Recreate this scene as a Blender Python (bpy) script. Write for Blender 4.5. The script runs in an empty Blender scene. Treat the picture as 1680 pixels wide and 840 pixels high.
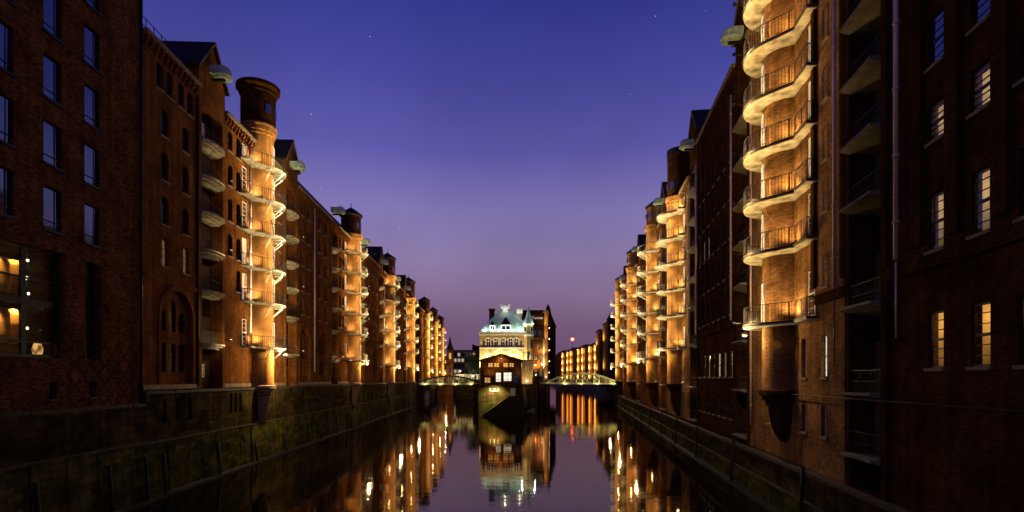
import bpy, math, random
from mathutils import Vector, Matrix

random.seed(7)
R = math.radians
SC = bpy.context.scene
COL = SC.collection

# ------------------------------------------------------------------ camera
cam_d = bpy.data.cameras.new('camera')
cam = bpy.data.objects.new('camera', cam_d)
COL.objects.link(cam)
cam.location = (0, 0, 8)                 # standing on a road bridge, 8 m over low water
cam.rotation_euler = (R(90), 0, 0)
cam_d.sensor_width = 36
cam_d.lens = 36 * 900 / 1680
cam_d.shift_y = 202 / 1680
cam_d.clip_start = 0.1
cam_d.clip_end = 5000
SC.camera = cam

# ------------------------------------------------------------------ world: last light of dusk
W = bpy.data.worlds.new('World')
SC.world = W
W.use_nodes = True
wn, wl = W.node_tree.nodes, W.node_tree.links
wn.clear()
w_out = wn.new('ShaderNodeOutputWorld')
w_sky = wn.new('ShaderNodeTexSky')
w_sky.sky_type = 'NISHITA'
w_sky.sun_disc = False
w_sky.sun_elevation = R(-4.0)
w_sky.sun_rotation = R(-60)
w_sky.ozone_density = 6
w_bg1 = wn.new('ShaderNodeBackground')
w_bg1.inputs['Strength'].default_value = 0.12
wl.new(w_sky.outputs[0], w_bg1.inputs['Color'])
w_co = wn.new('ShaderNodeTexCoord')
w_sep = wn.new('ShaderNodeSeparateXYZ')
wl.new(w_co.outputs['Generated'], w_sep.inputs[0])
w_ramp = wn.new('ShaderNodeValToRGB')     # air glow of the town under a deep blue sky
cr = w_ramp.color_ramp
cr.elements[0].position = 0.0
cr.elements[0].color = (0.140, 0.070, 0.140, 1)
cr.elements[1].position = 1.0
cr.elements[1].color = (0.006, 0.007, 0.060, 1)
for p, c in ((0.10, (0.190, 0.108, 0.205)), (0.15, (0.245, 0.160, 0.285)), (0.21, (0.260, 0.195, 0.375)), (0.29, (0.205, 0.170, 0.410)),
             (0.38, (0.100, 0.090, 0.350)), (0.48, (0.055, 0.056, 0.285)), (0.57, (0.030, 0.034, 0.225)), (0.75, (0.012, 0.014, 0.125))):
    e = cr.elements.new(p)
    e.color = (*c, 1)
wl.new(w_sep.outputs['Z'], w_ramp.inputs[0])
# a few stars
w_vor = wn.new('ShaderNodeTexVoronoi')
w_vor.inputs['Scale'].default_value = 42
wl.new(w_co.outputs['Generated'], w_vor.inputs['Vector'])
w_lt = wn.new('ShaderNodeMath'); w_lt.operation = 'LESS_THAN'; w_lt.inputs[1].default_value = 0.042
wl.new(w_vor.outputs['Distance'], w_lt.inputs[0])
w_sc = wn.new('ShaderNodeSeparateColor')
wl.new(w_vor.outputs['Color'], w_sc.inputs[0])
w_gt = wn.new('ShaderNodeMath'); w_gt.operation = 'GREATER_THAN'; w_gt.inputs[1].default_value = 0.80
wl.new(w_sc.outputs[0], w_gt.inputs[0])
w_mul = wn.new('ShaderNodeMath'); w_mul.operation = 'MULTIPLY'
wl.new(w_lt.outputs[0], w_mul.inputs[0]); wl.new(w_gt.outputs[0], w_mul.inputs[1])
w_mul2 = wn.new('ShaderNodeMath'); w_mul2.operation = 'MULTIPLY'; w_mul2.inputs[1].default_value = 0.20
wl.new(w_mul.outputs[0], w_mul2.inputs[0])
w_add = wn.new('ShaderNodeMix'); w_add.data_type = 'RGBA'; w_add.blend_type = 'ADD'
w_add.inputs['Factor'].default_value = 1
w_ns = wn.new('ShaderNodeTexNoise'); w_ns.inputs['Scale'].default_value = 2.2; w_ns.inputs['Detail'].default_value = 5
wl.new(w_co.outputs['Generated'], w_ns.inputs['Vector'])
w_hz = wn.new('ShaderNodeMapRange'); w_hz.inputs['To Min'].default_value = 0.80; w_hz.inputs['To Max'].default_value = 1.24
w_hz.inputs['From Min'].default_value = 0.25; w_hz.inputs['From Max'].default_value = 0.75
wl.new(w_ns.outputs['Fac'], w_hz.inputs['Value'])
w_mh = wn.new('ShaderNodeMix'); w_mh.data_type = 'RGBA'; w_mh.blend_type = 'MULTIPLY'; w_mh.inputs['Factor'].default_value = 1
wl.new(w_ramp.outputs[0], w_mh.inputs['A']); wl.new(w_hz.outputs[0], w_mh.inputs['B'])
wl.new(w_mh.outputs['Result'], w_add.inputs['A']); wl.new(w_mul2.outputs[0], w_add.inputs['B'])
w_bg2 = wn.new('ShaderNodeBackground')
w_bg2.inputs['Strength'].default_value = 1.0
wl.new(w_add.outputs['Result'], w_bg2.inputs['Color'])
w_sum = wn.new('ShaderNodeAddShader')
wl.new(w_bg1.outputs[0], w_sum.inputs[0]); wl.new(w_bg2.outputs[0], w_sum.inputs[1])
wl.new(w_sum.outputs[0], w_out.inputs['Surface'])

SC.view_settings.view_transform = 'Standard'
SC.view_settings.look = 'None'
SC.view_settings.exposure = 0.0
SC.view_settings.gamma = 1.0
SC.cycles.use_denoising = True
SC.cycles.max_bounces = 5
SC.cycles.diffuse_bounces = 2
SC.cycles.glossy_bounces = 3
SC.cycles.sample_clamp_indirect = 4.0
SC.cycles.use_light_tree = True
SC.cycles.caustics_reflective = False
SC.cycles.caustics_refractive = False

# ------------------------------------------------------------------ materials
M = {}


def new_mat(name):
    m = bpy.data.materials.new(name)
    m.use_nodes = True
    M[name] = m
    return m, m.node_tree.nodes, m.node_tree.links, m.node_tree.nodes['Principled BSDF']


def plain(name, col, rough=0.6, metal=0.0, var=0.25, scale=6.0, bump=0.15, col2=None):
    m, n, l, b = new_mat(name)
    tc = n.new('ShaderNodeTexCoord')
    ns = n.new('ShaderNodeTexNoise')
    ns.inputs['Scale'].default_value = scale
    ns.inputs['Detail'].default_value = 6
    l.new(tc.outputs['Object'], ns.inputs['Vector'])
    rp = n.new('ShaderNodeValToRGB')
    rp.color_ramp.elements[0].position = 0.3
    rp.color_ramp.elements[1].position = 0.7
    c2 = col2 or tuple(min(1, c * (1 + var)) for c in col)
    rp.color_ramp.elements[0].color = (*[c * (1 - var) for c in col], 1)
    rp.color_ramp.elements[1].color = (*c2, 1)
    l.new(ns.outputs['Fac'], rp.inputs[0])
    l.new(rp.outputs[0], b.inputs['Base Color'])
    b.inputs['Roughness'].default_value = rough
    b.inputs['Metallic'].default_value = metal
    b.inputs['Specular IOR Level'].default_value = 0.2
    if bump:
        bp = n.new('ShaderNodeBump')
        bp.inputs['Strength'].default_value = bump
        bp.inputs['Distance'].default_value = 0.02
        l.new(ns.outputs['Fac'], bp.inputs['Height'])
        l.new(bp.outputs[0], b.inputs['Normal'])
    return m


def brick(name, c1, c2, mortar, rough=0.8, bw=0.25, rh=0.078, stain=0.5, bump=0.5, sparkle=0.0, diaper=False):
    m, n, l, b = new_mat(name)
    uv = n.new('ShaderNodeUVMap')
    br = n.new('ShaderNodeTexBrick')
    br.inputs['Scale'].default_value = 1
    br.inputs['Brick Width'].default_value = bw
    br.inputs['Row Height'].default_value = rh
    br.inputs['Mortar Size'].default_value = 0.009
    br.inputs['Mortar Smooth'].default_value = 0.3
    br.inputs['Bias'].default_value = 0.0
    br.inputs['Color1'].default_value = (*c1, 1)
    br.inputs['Color2'].default_value = (*c2, 1)
    br.inputs['Mortar'].default_value = (*mortar, 1)
    l.new(uv.outputs[0], br.inputs['Vector'])
    ns = n.new('ShaderNodeTexNoise')
    ns.inputs['Scale'].default_value = 0.55
    ns.inputs['Detail'].default_value = 8
    ns.inputs['Roughness'].default_value = 0.65
    l.new(uv.outputs[0], ns.inputs['Vector'])
    rp = n.new('ShaderNodeValToRGB')
    rp.color_ramp.elements[0].position = 0.32
    rp.color_ramp.elements[1].position = 0.68
    k = 1 - stain
    rp.color_ramp.elements[0].color = (k, k, k, 1)
    rp.color_ramp.elements[1].color = (1.15, 1.12, 1.08, 1)
    l.new(ns.outputs['Fac'], rp.inputs[0])
    mx = n.new('ShaderNodeMix'); mx.data_type = 'RGBA'; mx.blend_type = 'MULTIPLY'
    mx.inputs['Factor'].default_value = 1
    l.new(br.outputs['Color'], mx.inputs['A']); l.new(rp.outputs[0], mx.inputs['B'])
    # streaks that run down the wall
    mp = n.new('ShaderNodeMapping'); mp.inputs['Scale'].default_value = (2.2, 0.12, 1)
    l.new(uv.outputs[0], mp.inputs['Vector'])
    n2 = n.new('ShaderNodeTexNoise'); n2.inputs['Scale'].default_value = 1.0; n2.inputs['Detail'].default_value = 5
    l.new(mp.outputs[0], n2.inputs['Vector'])
    r2 = n.new('ShaderNodeValToRGB')
    r2.color_ramp.elements[0].position = 0.35; r2.color_ramp.elements[0].color = (0.62, 0.60, 0.58, 1)
    r2.color_ramp.elements[1].position = 0.6; r2.color_ramp.elements[1].color = (1, 1, 1, 1)
    l.new(n2.outputs['Fac'], r2.inputs[0])
    m2 = n.new('ShaderNodeMix'); m2.data_type = 'RGBA'; m2.blend_type = 'MULTIPLY'
    m2.inputs['Factor'].default_value = 0.8
    l.new(mx.outputs['Result'], m2.inputs['A']); l.new(r2.outputs[0], m2.inputs['B'])
    colour = m2.outputs['Result']
    if diaper:                               # lattice of darker headers low on the facade
        sp = n.new('ShaderNodeSeparateXYZ'); l.new(uv.outputs[0], sp.inputs[0])

        def math_(op, a, bb):
            q = n.new('ShaderNodeMath'); q.operation = op
            for i, s in enumerate((a, bb)):
                if isinstance(s, (int, float)):
                    q.inputs[i].default_value = s
                elif s is not None:
                    l.new(s, q.inputs[i])
            return q.outputs[0]
        s1 = math_('ADD', sp.outputs[0], sp.outputs[1]); s2 = math_('SUBTRACT', sp.outputs[0], sp.outputs[1])
        d1 = math_('ABSOLUTE', math_('SUBTRACT', math_('FRACT', math_('MULTIPLY', s1, 0.85), None), 0.5), None)
        d2 = math_('ABSOLUTE', math_('SUBTRACT', math_('FRACT', math_('MULTIPLY', s2, 0.85), None), 0.5), None)
        ln = math_('LESS_THAN', math_('MINIMUM', d1, d2), 0.09)
        zone = math_('MULTIPLY', math_('LESS_THAN', sp.outputs[1], 10.2), math_('MULTIPLY', math_('GREATER_THAN', sp.outputs[1], 6.4), math_('GREATER_THAN', sp.outputs[0], 12.3)))
        fac = math_('MULTIPLY', math_('MULTIPLY', ln, zone), 0.65)
        m3 = n.new('ShaderNodeMix'); m3.data_type = 'RGBA'
        l.new(fac, m3.inputs['Factor']); l.new(colour, m3.inputs['A'])
        m3.inputs['B'].default_value = (0.03, 0.018, 0.014, 1)
        colour = m3.outputs['Result']
    l.new(colour, b.inputs['Base Color'])
    b.inputs['Roughness'].default_value = rough
    b.inputs['Specular IOR Level'].default_value = 0.0
    hh = n.new('ShaderNodeTexNoise'); hh.inputs['Scale'].default_value = 9; hh.inputs['Detail'].default_value = 4
    l.new(uv.outputs[0], hh.inputs['Vector'])
    ad = n.new('ShaderNodeMath'); ad.operation = 'MULTIPLY_ADD'
    l.new(hh.outputs['Fac'], ad.inputs[0]); ad.inputs[1].default_value = 0.9
    inv = n.new('ShaderNodeMath'); inv.operation = 'SUBTRACT'; inv.inputs[0].default_value = 1
    l.new(br.outputs['Fac'], inv.inputs[1]); l.new(inv.outputs[0], ad.inputs[2])
    bp = n.new('ShaderNodeBump'); bp.inputs['Strength'].default_value = bump; bp.inputs['Distance'].default_value = 0.03
    l.new(ad.outputs[0], bp.inputs['Height']); l.new(bp.outputs[0], b.inputs['Normal'])
    return m


def emit(name, col, strength, patch=None, scale=3.0):
    m, n, l, b = new_mat(name)
    b.inputs['Base Color'].default_value = (*[min(.8, c * 0.5) for c in col], 1)
    b.inputs['Roughness'].default_value = 0.25
    b.inputs['Emission Strength'].default_value = strength
    if patch:
        tc = n.new('ShaderNodeTexCoord')
        ns = n.new('ShaderNodeTexNoise'); ns.inputs['Scale'].default_value = scale; ns.inputs['Detail'].default_value = 3
        l.new(tc.outputs['Object'], ns.inputs['Vector'])
        rp = n.new('ShaderNodeValToRGB')
        rp.color_ramp.elements[0].position = 0.36; rp.color_ramp.elements[0].color = (*patch, 1)
        rp.color_ramp.elements[1].position = 0.58; rp.color_ramp.elements[1].color = (*col, 1)
        l.new(ns.outputs['Fac'], rp.inputs[0]); l.new(rp.outputs[0], b.inputs['Emission Color'])
    else:
        b.inputs['Emission Color'].default_value = (*col, 1)
    return m


brick('brick_red', (0.29, 0.112, 0.027), (0.195, 0.064, 0.015), (0.13, 0.072, 0.030), stain=0.55)
brick('brick_modern', (0.29, 0.125, 0.042), (0.105, 0.043, 0.015), (0.065, 0.037, 0.017), stain=0.55, rough=0.62, bump=0.9, diaper=True)
brick('brick_ochre', (0.44, 0.235, 0.085), (0.27, 0.118, 0.040), (0.18, 0.12, 0.06), stain=0.6, bump=0.8)
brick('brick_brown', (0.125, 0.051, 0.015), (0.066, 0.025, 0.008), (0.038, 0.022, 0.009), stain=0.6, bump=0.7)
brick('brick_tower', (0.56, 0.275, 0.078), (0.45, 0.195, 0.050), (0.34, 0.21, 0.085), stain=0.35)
brick('brick_pale', (0.50, 0.38, 0.20), (0.42, 0.30, 0.15), (0.34, 0.27, 0.17), stain=0.35)
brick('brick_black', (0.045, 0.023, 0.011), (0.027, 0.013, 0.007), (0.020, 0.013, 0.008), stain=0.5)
brick('quay_stone', (0.110, 0.080, 0.030), (0.050, 0.038, 0.015), (0.014, 0.012, 0.006), bw=1.15, rh=0.46, stain=0.75, bump=1.0)
brick('algae_stone', (0.140, 0.125, 0.032), (0.055, 0.056, 0.014), (0.03, 0.03, 0.012), bw=0.9, rh=0.36, stain=0.8, bump=1.0)
plain('coping', (0.055, 0.042, 0.021), 0.8, var=0.4, scale=3, bump=0.5)
plain('timber', (0.012, 0.009, 0.006), 0.7, var=0.5, scale=4, bump=0.8)
plain('roof_slate', (0.022, 0.018, 0.018), 0.7, var=0.4, scale=5)
plain('copper', (0.36, 0.50, 0.37), 0.55, var=0.3, scale=3, col2=(0.50, 0.64, 0.50))
plain('copper_pale', (0.33, 0.47, 0.40), 0.5, var=0.25, scale=2.5, col2=(0.50, 0.62, 0.54))
plain('plaster', (0.62, 0.58, 0.42), 0.75, var=0.28, scale=2.2, bump=0.3, col2=(0.76, 0.72, 0.58))
plain('slab_render', (0.25, 0.21, 0.13), 0.8, var=0.6, scale=1.7, bump=0.6, col2=(0.50, 0.44, 0.30))
plain('steel_plate', (0.20, 0.175, 0.12), 0.5, var=0.5, scale=2.4, bump=0.3, col2=(0.38, 0.34, 0.25))
plain('white_paint', (0.72, 0.70, 0.62), 0.45, var=0.08, scale=5, bump=0.05)
plain('iron', (0.018, 0.016, 0.014), 0.45, var=0.3, scale=9, metal=0.3)
plain('pipe_zinc', (0.74, 0.54, 0.42), 0.4, var=0.15, scale=4, metal=0.2)
plain('stone_trim', (0.22, 0.155, 0.08), 0.8, var=0.3, scale=4, bump=0.4)
plain('wood_dark', (0.035, 0.022, 0.014), 0.6, var=0.4, scale=5, bump=0.4)
plain('frame_black', (0.012, 0.012, 0.013), 0.4, var=0.2, scale=8, bump=0)
plain('bridge_paint', (0.42, 0.42, 0.22), 0.5, var=0.25, scale=4)
plain('concrete', (0.17, 0.14, 0.09), 0.85, var=0.3, scale=3, bump=0.4)
plain('bark', (0.06, 0.045, 0.03), 0.9, var=0.4, scale=10, bump=0.6)
plain('leaf', (0.05, 0.11, 0.03), 0.6, var=0.4, scale=1.2, bump=0, col2=(0.09, 0.17, 0.045))
plain('ground_stone', (0.06, 0.052, 0.042), 0.85, var=0.3, scale=2)
plain('gold_trim', (0.55, 0.36, 0.11), 0.5, var=0.3, scale=3)
m, n, l, b = new_mat('glass_dark')
b.inputs['Base Color'].default_value = (0.004, 0.005, 0.007, 1)
b.inputs['Roughness'].default_value = 0.06
b.inputs['IOR'].default_value = 2.8
b.inputs['Specular Tint'].default_value = (0.55, 0.72, 1.0, 1)
m, n, l, b = new_mat('glass_clear')
n.remove(b)
g_t = n.new('ShaderNodeBsdfTransparent'); g_t.inputs[0].default_value = (0.92, 0.92, 0.92, 1)
g_g = n.new('ShaderNodeBsdfGlossy'); g_g.inputs['Roughness'].default_value = 0.03
g_f = n.new('ShaderNodeFresnel'); g_f.inputs[0].default_value = 1.5
g_m = n.new('ShaderNodeMixShader')
l.new(g_f.outputs[0], g_m.inputs[0]); l.new(g_t.outputs[0], g_m.inputs[1]); l.new(g_g.outputs[0], g_m.inputs[2])
l.new(g_m.outputs[0], n['Material Output'].inputs['Surface'])
emit('lit_warm', (1.0, 0.55, 0.15), 0.9, patch=(0.16, 0.055, 0.012), scale=3.4)
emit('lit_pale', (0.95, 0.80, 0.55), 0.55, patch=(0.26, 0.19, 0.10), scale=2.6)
emit('lit_white', (0.95, 0.90, 0.72), 1.1)
emit('lit_blue', (0.55, 0.72, 1.0), 0.5)
emit('lit_dim', (0.75, 0.42, 0.14), 0.16, patch=(0.10, 0.05, 0.02), scale=2.0)
emit('lamp_glow', (1.0, 0.84, 0.55), 9.0)
emit('lamp_cool', (0.85, 1.0, 0.85), 18.0)
emit('beacon_red', (1.0, 0.06, 0.02), 30.0)
emit('sign_glow', (0.9, 0.72, 0.6), 0.35)
emit('lamp_soft', (1.0, 0.80, 0.45), 4.0)

# water: black, nearly still, a slow swell smeared by the long exposure
m, n, l, b = new_mat('water')
n.remove(b)
tc = n.new('ShaderNodeTexCoord')
mp = n.new('ShaderNodeMapping'); mp.inputs['Scale'].default_value = (0.55, 1.3, 1)
l.new(tc.outputs['Object'], mp.inputs['Vector'])
ns = n.new('ShaderNodeTexNoise'); ns.inputs['Scale'].default_value = 0.9; ns.inputs['Detail'].default_value = 3
l.new(mp.outputs[0], ns.inputs['Vector'])
bp = n.new('ShaderNodeBump'); bp.inputs['Strength'].default_value = 0.032; bp.inputs['Distance'].default_value = 0.25
l.new(ns.outputs['Fac'], bp.inputs['Height'])
w_f = n.new('ShaderNodeFresnel'); w_f.inputs['IOR'].default_value = 1.55
l.new(bp.outputs[0], w_f.inputs['Normal'])
w_d = n.new('ShaderNodeBsdfDiffuse'); w_d.inputs['Color'].default_value = (0.006, 0.005, 0.004, 1)
w_g = n.new('ShaderNodeBsdfGlossy'); w_g.inputs['Color'].default_value = (1.0, 0.82, 0.66, 1); w_g.inputs['Roughness'].default_value = 0.038
l.new(bp.outputs[0], w_g.inputs['Normal'])
w_m = n.new('ShaderNodeMixShader')
l.new(w_f.outputs[0], w_m.inputs[0]); l.new(w_d.outputs[0], w_m.inputs[1]); l.new(w_g.outputs[0], w_m.inputs[2])
l.new(w_m.outputs[0], n['Material Output'].inputs['Surface'])


# ------------------------------------------------------------------ mesh helpers
class MB:
    def __init__(self):
        self.v, self.f, self.uv, self.sm = [], [], [], []

    def face(self, pts, uv=None, smooth=False):
        i = len(self.v)
        self.v.extend(tuple(p) for p in pts)
        self.f.append(tuple(range(i, i + len(pts))))
        self.uv.append(uv)
        self.sm.append(smooth)

    def box(self, x0, x1, y0, y1, z0, z1):
        if x0 > x1: x0, x1 = x1, x0
        if y0 > y1: y0, y1 = y1, y0
        if z0 > z1: z0, z1 = z1, z0
        i = len(self.v)
        self.v += [(x0, y0, z0), (x1, y0, z0), (x1, y1, z0), (x0, y1, z0), (x0, y0, z1), (x1, y0, z1), (x1, y1, z1), (x0, y1, z1)]
        for q in ((0, 3, 2, 1), (4, 5, 6, 7), (0, 1, 5, 4), (1, 2, 6, 5), (2, 3, 7, 6), (3, 0, 4, 7)):
            self.f.append(tuple(i + k for k in q)); self.uv.append(None); self.sm.append(False)
        return self

    def prism(self, poly, z0, z1):           # polygon in xy (counter-clockwise), extruded in z
        a = sum(poly[i][0] * poly[(i + 1) % len(poly)][1] - poly[(i + 1) % len(poly)][0] * poly[i][1] for i in range(len(poly)))
        if a < 0: poly = poly[::-1]
        n_ = len(poly); i = len(self.v)
        self.v += [(x, y, z0) for x, y in poly] + [(x, y, z1) for x, y in poly]
        self.f.append(tuple(i + n_ - 1 - k for k in range(n_))); self.f.append(tuple(i + n_ + k for k in range(n_)))
        self.uv += [None, None]; self.sm += [False, False]
        for k in range(n_):
            k2 = (k + 1) % n_
            self.f.append((i + k, i + k2, i + n_ + k2, i + n_ + k)); self.uv.append(None); self.sm.append(False)
        return self

    def prism_y(self, poly, y0, y1):         # polygon in xz, extruded in y
        a = sum(poly[i][0] * poly[(i + 1) % len(poly)][1] - poly[(i + 1) % len(poly)][0] * poly[i][1] for i in range(len(poly)))
        if a < 0: poly = poly[::-1]
        if y0 > y1: y0, y1 = y1, y0
        n_ = len(poly); i = len(self.v)
        self.v += [(x, y0, z) for x, z in poly] + [(x, y1, z) for x, z in poly]
        self.f.append(tuple(i + k for k in range(n_))); self.f.append(tuple(i + n_ + n_ - 1 - k for k in range(n_)))
        self.uv += [None, None]; self.sm += [False, False]
        for k in range(n_):
            k2 = (k + 1) % n_
            self.f.append((i + k2, i + k, i + n_ + k, i + n_ + k2)); self.uv.append(None); self.sm.append(False)
        return self

    def bar(self, p, q, r, n_=4):            # straight rod between two points
        p, q = Vector(p), Vector(q)
        d = (q - p)
        if d.length < 1e-6: return self
        d.normalize()
        u = d.cross(Vector((0, 0, 1)))
        if u.length < 1e-3: u = Vector((1, 0, 0))
        u.normalize(); w = d.cross(u)
        ring = [(math.cos(2 * math.pi * (k + .5) / n_), math.sin(2 * math.pi * (k + .5) / n_)) for k in range(n_)]
        i = len(self.v)
        for c in (p, q):
            for a, b_ in ring:
                self.v.append(tuple(c + u * (a * r) + w * (b_ * r)))
        for k in range(n_):
            k2 = (k + 1) % n_
            self.f.append((i + k, i + k2, i + n_ + k2, i + n_ + k)); self.uv.append(None); self.sm.append(n_ > 5)
        self.f.append(tuple(i + n_ - 1 - k for k in range(n_))); self.f.append(tuple(i + n_ + k for k in range(n_)))
        self.uv += [None, None]; self.sm += [False, False]
        return self

    def lathe(self, prof, cx=0, cy=0, n_=24, a0=0.0, a1=2 * math.pi, sy=1.0, smooth=True):
        for (r0, z0), (r1, z1) in zip(prof[:-1], prof[1:]):
            i = len(self.v)
            full = abs(a1 - a0 - 2 * math.pi) < 1e-6
            cnt = n_ if full else n_ + 1
            for r_, z_ in ((r0, z0), (r1, z1)):
                for k in range(cnt):
                    a = a0 + (a1 - a0) * k / n_
                    self.v.append((cx + r_ * math.cos(a), cy + sy * r_ * math.sin(a), z_))
            rm = max(r0, r1)
            for k in range(n_):
                k2 = (k + 1) % cnt
                aa, ab = a0 + (a1 - a0) * k / n_, a0 + (a1 - a0) * (k + 1) / n_
                self.f.append((i + k, i + k2, i + cnt + k2, i + cnt + k))
                self.uv.append([(aa * rm, z0), (ab * rm, z0), (ab * rm, z1 + abs(r1 - r0) * (z1 == z0)), (aa * rm, z1 + abs(r1 - r0) * (z1 == z0))])
                self.sm.append(smooth)
        return self

    def mesh(self, name, mat):
        me = bpy.data.meshes.new(name)
        me.from_pydata(self.v, [], self.f)
        uvl = me.uv_layers.new(name='UVMap')
        co = [Vector(v) for v in self.v]
        data = [0.0] * (2 * len(me.loops))
        li = 0
        for f, uv in zip(self.f, self.uv):
            if uv is None:
                n_ = Vector((0, 0, 0))
                p0 = co[f[0]]
                for a in range(1, len(f) - 1):
                    n_ += (co[f[a]] - p0).cross(co[f[a + 1]] - p0)
                ax, ay, az = abs(n_.x), abs(n_.y), abs(n_.z)
                if az > ax and az > ay: uv = [(co[k].x, co[k].y) for k in f]
                elif ay >= ax: uv = [(co[k].x, co[k].z) for k in f]
                else: uv = [(co[k].y, co[k].z) for k in f]
            for q in uv:
                data[li], data[li + 1] = q
                li += 2
        uvl.data.foreach_set('uv', data)
        me.polygons.foreach_set('use_smooth', self.sm)
        me.materials.append(M[mat])
        me.update()
        return me

    def build(self, name, mat, parent=None, loc=(0, 0, 0), rz=0.0):
        return put(self.mesh(name, mat), name, parent, loc, rz)


def put(me, name, parent=None, loc=(0, 0, 0), rz=0.0):
    o = bpy.data.objects.new(name, me)
    COL.objects.link(o)
    o.location = loc
    if rz: o.rotation_euler = (0, 0, rz)
    o.parent = parent
    return o


def thing(name, label, cat, loc=(0, 0, 0), rz=0.0, group=None):
    o = bpy.data.objects.new(name, None)
    COL.objects.link(o)
    o.location = loc; o.rotation_euler = (0, 0, rz)
    o.empty_display_size = 0.2
    o['label'] = label; o['category'] = cat
    if group: o['group'] = group
    return o


WARM = (1.0, 0.72, 0.34)
GAIN = 13.0                                 # all lamps of the place together
LIGHTS = {}


def light(parent, loc, power, col=WARM, rad=0.12, name='lamp_light', spot=None, aim=None):
    key = (round(power, 2), col, rad, spot)
    if key not in LIGHTS:
        d = bpy.data.lights.new(name, 'SPOT' if spot else 'POINT')
        d.energy = power * GAIN; d.color = col; d.shadow_soft_size = rad
        if spot:
            d.spot_size = R(spot); d.spot_blend = 0.6
        LIGHTS[key] = d
    o = bpy.data.objects.new(name, LIGHTS[key])
    COL.objects.link(o)
    o.location = loc; o.parent = parent
    if aim is not None:
        o.rotation_euler = (Vector(aim) - Vector(loc)).to_track_quat('-Z', 'Y').to_euler()
    return o


CACHE = {}
PR = random.Random(11)


def cached(key, make):
    if key not in CACHE: CACHE[key] = make()
    return CACHE[key]


# a wall with real openings: (x0, x1, z0, z1, rise); faces -y, reveals run back by depth
def facade(mb, x0, x1, z0, z1, ops, depth=0.28, y=0.0):
    xs = sorted({x0, x1, *[o[0] for o in ops], *[o[1] for o in ops]})
    zs = sorted({z0, z1, *[o[2] for o in ops], *[o[3] for o in ops]})
    xs = [x for x in xs if x0 <= x <= x1]; zs = [z for z in zs if z0 <= z <= z1]
    for za, zb in zip(zs[:-1], zs[1:]):
        zc = (za + zb) / 2; start = None
        for xa, xb in zip(xs[:-1], xs[1:]):
            xc = (xa + xb) / 2
            hole = any(o[0] < xc < o[1] and o[2] < zc < o[3] for o in ops)
            if not hole and start is None: start = xa
            if hole and start is not None:
                mb.face([(start, y, za), (xa, y, za), (xa, y, zb), (start, y, zb)]); start = None
        if start is not None:
            mb.face([(start, y, za), (x1, y, za), (x1, y, zb), (start, y, zb)])
    yb = y + depth
    for o in ops:
        a, b_, c, d, rise = o
        sp = d - rise
        mb.face([(a, y, c), (b_, y, c), (b_, yb, c), (a, yb, c)])
        mb.face([(a, y, c), (a, yb, c), (a, yb, sp), (a, y, sp)])
        mb.face([(b_, yb, c), (b_, y, c), (b_, y, sp), (b_, yb, sp)])
        if rise <= 0.01:
            mb.face([(a, yb, d), (b_, yb, d), (b_, y, d), (a, y, d)])
        else:
            w = (b_ - a) / 2; xc = (a + b_) / 2
            rad = (w * w + rise * rise) / (2 * rise); zc = d - rad
            t = math.asin(min(1, w / rad)); N = 10
            if rise > w: rad, zc, t = None, None, None
            pts = []
            for k in range(N + 1):
                if rad is not None:
                    ang = -t + 2 * t * k / N
                    pts.append((xc + rad * math.sin(ang), zc + rad * math.cos(ang)))
                else:
                    ang = math.pi * (1 - k / N)
                    pts.append((xc + w * math.cos(ang), sp + rise * math.sin(ang)))
            for (xa, za), (xb, zb) in zip(pts[:-1], pts[1:]):
                mb.face([(xa, y, za), (xb, y, zb), (xb, y, d), (xa, y, d)])
                mb.face([(xa, yb, za), (xb, yb, zb), (xb, y, zb), (xa, y, za)])
    return mb


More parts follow.
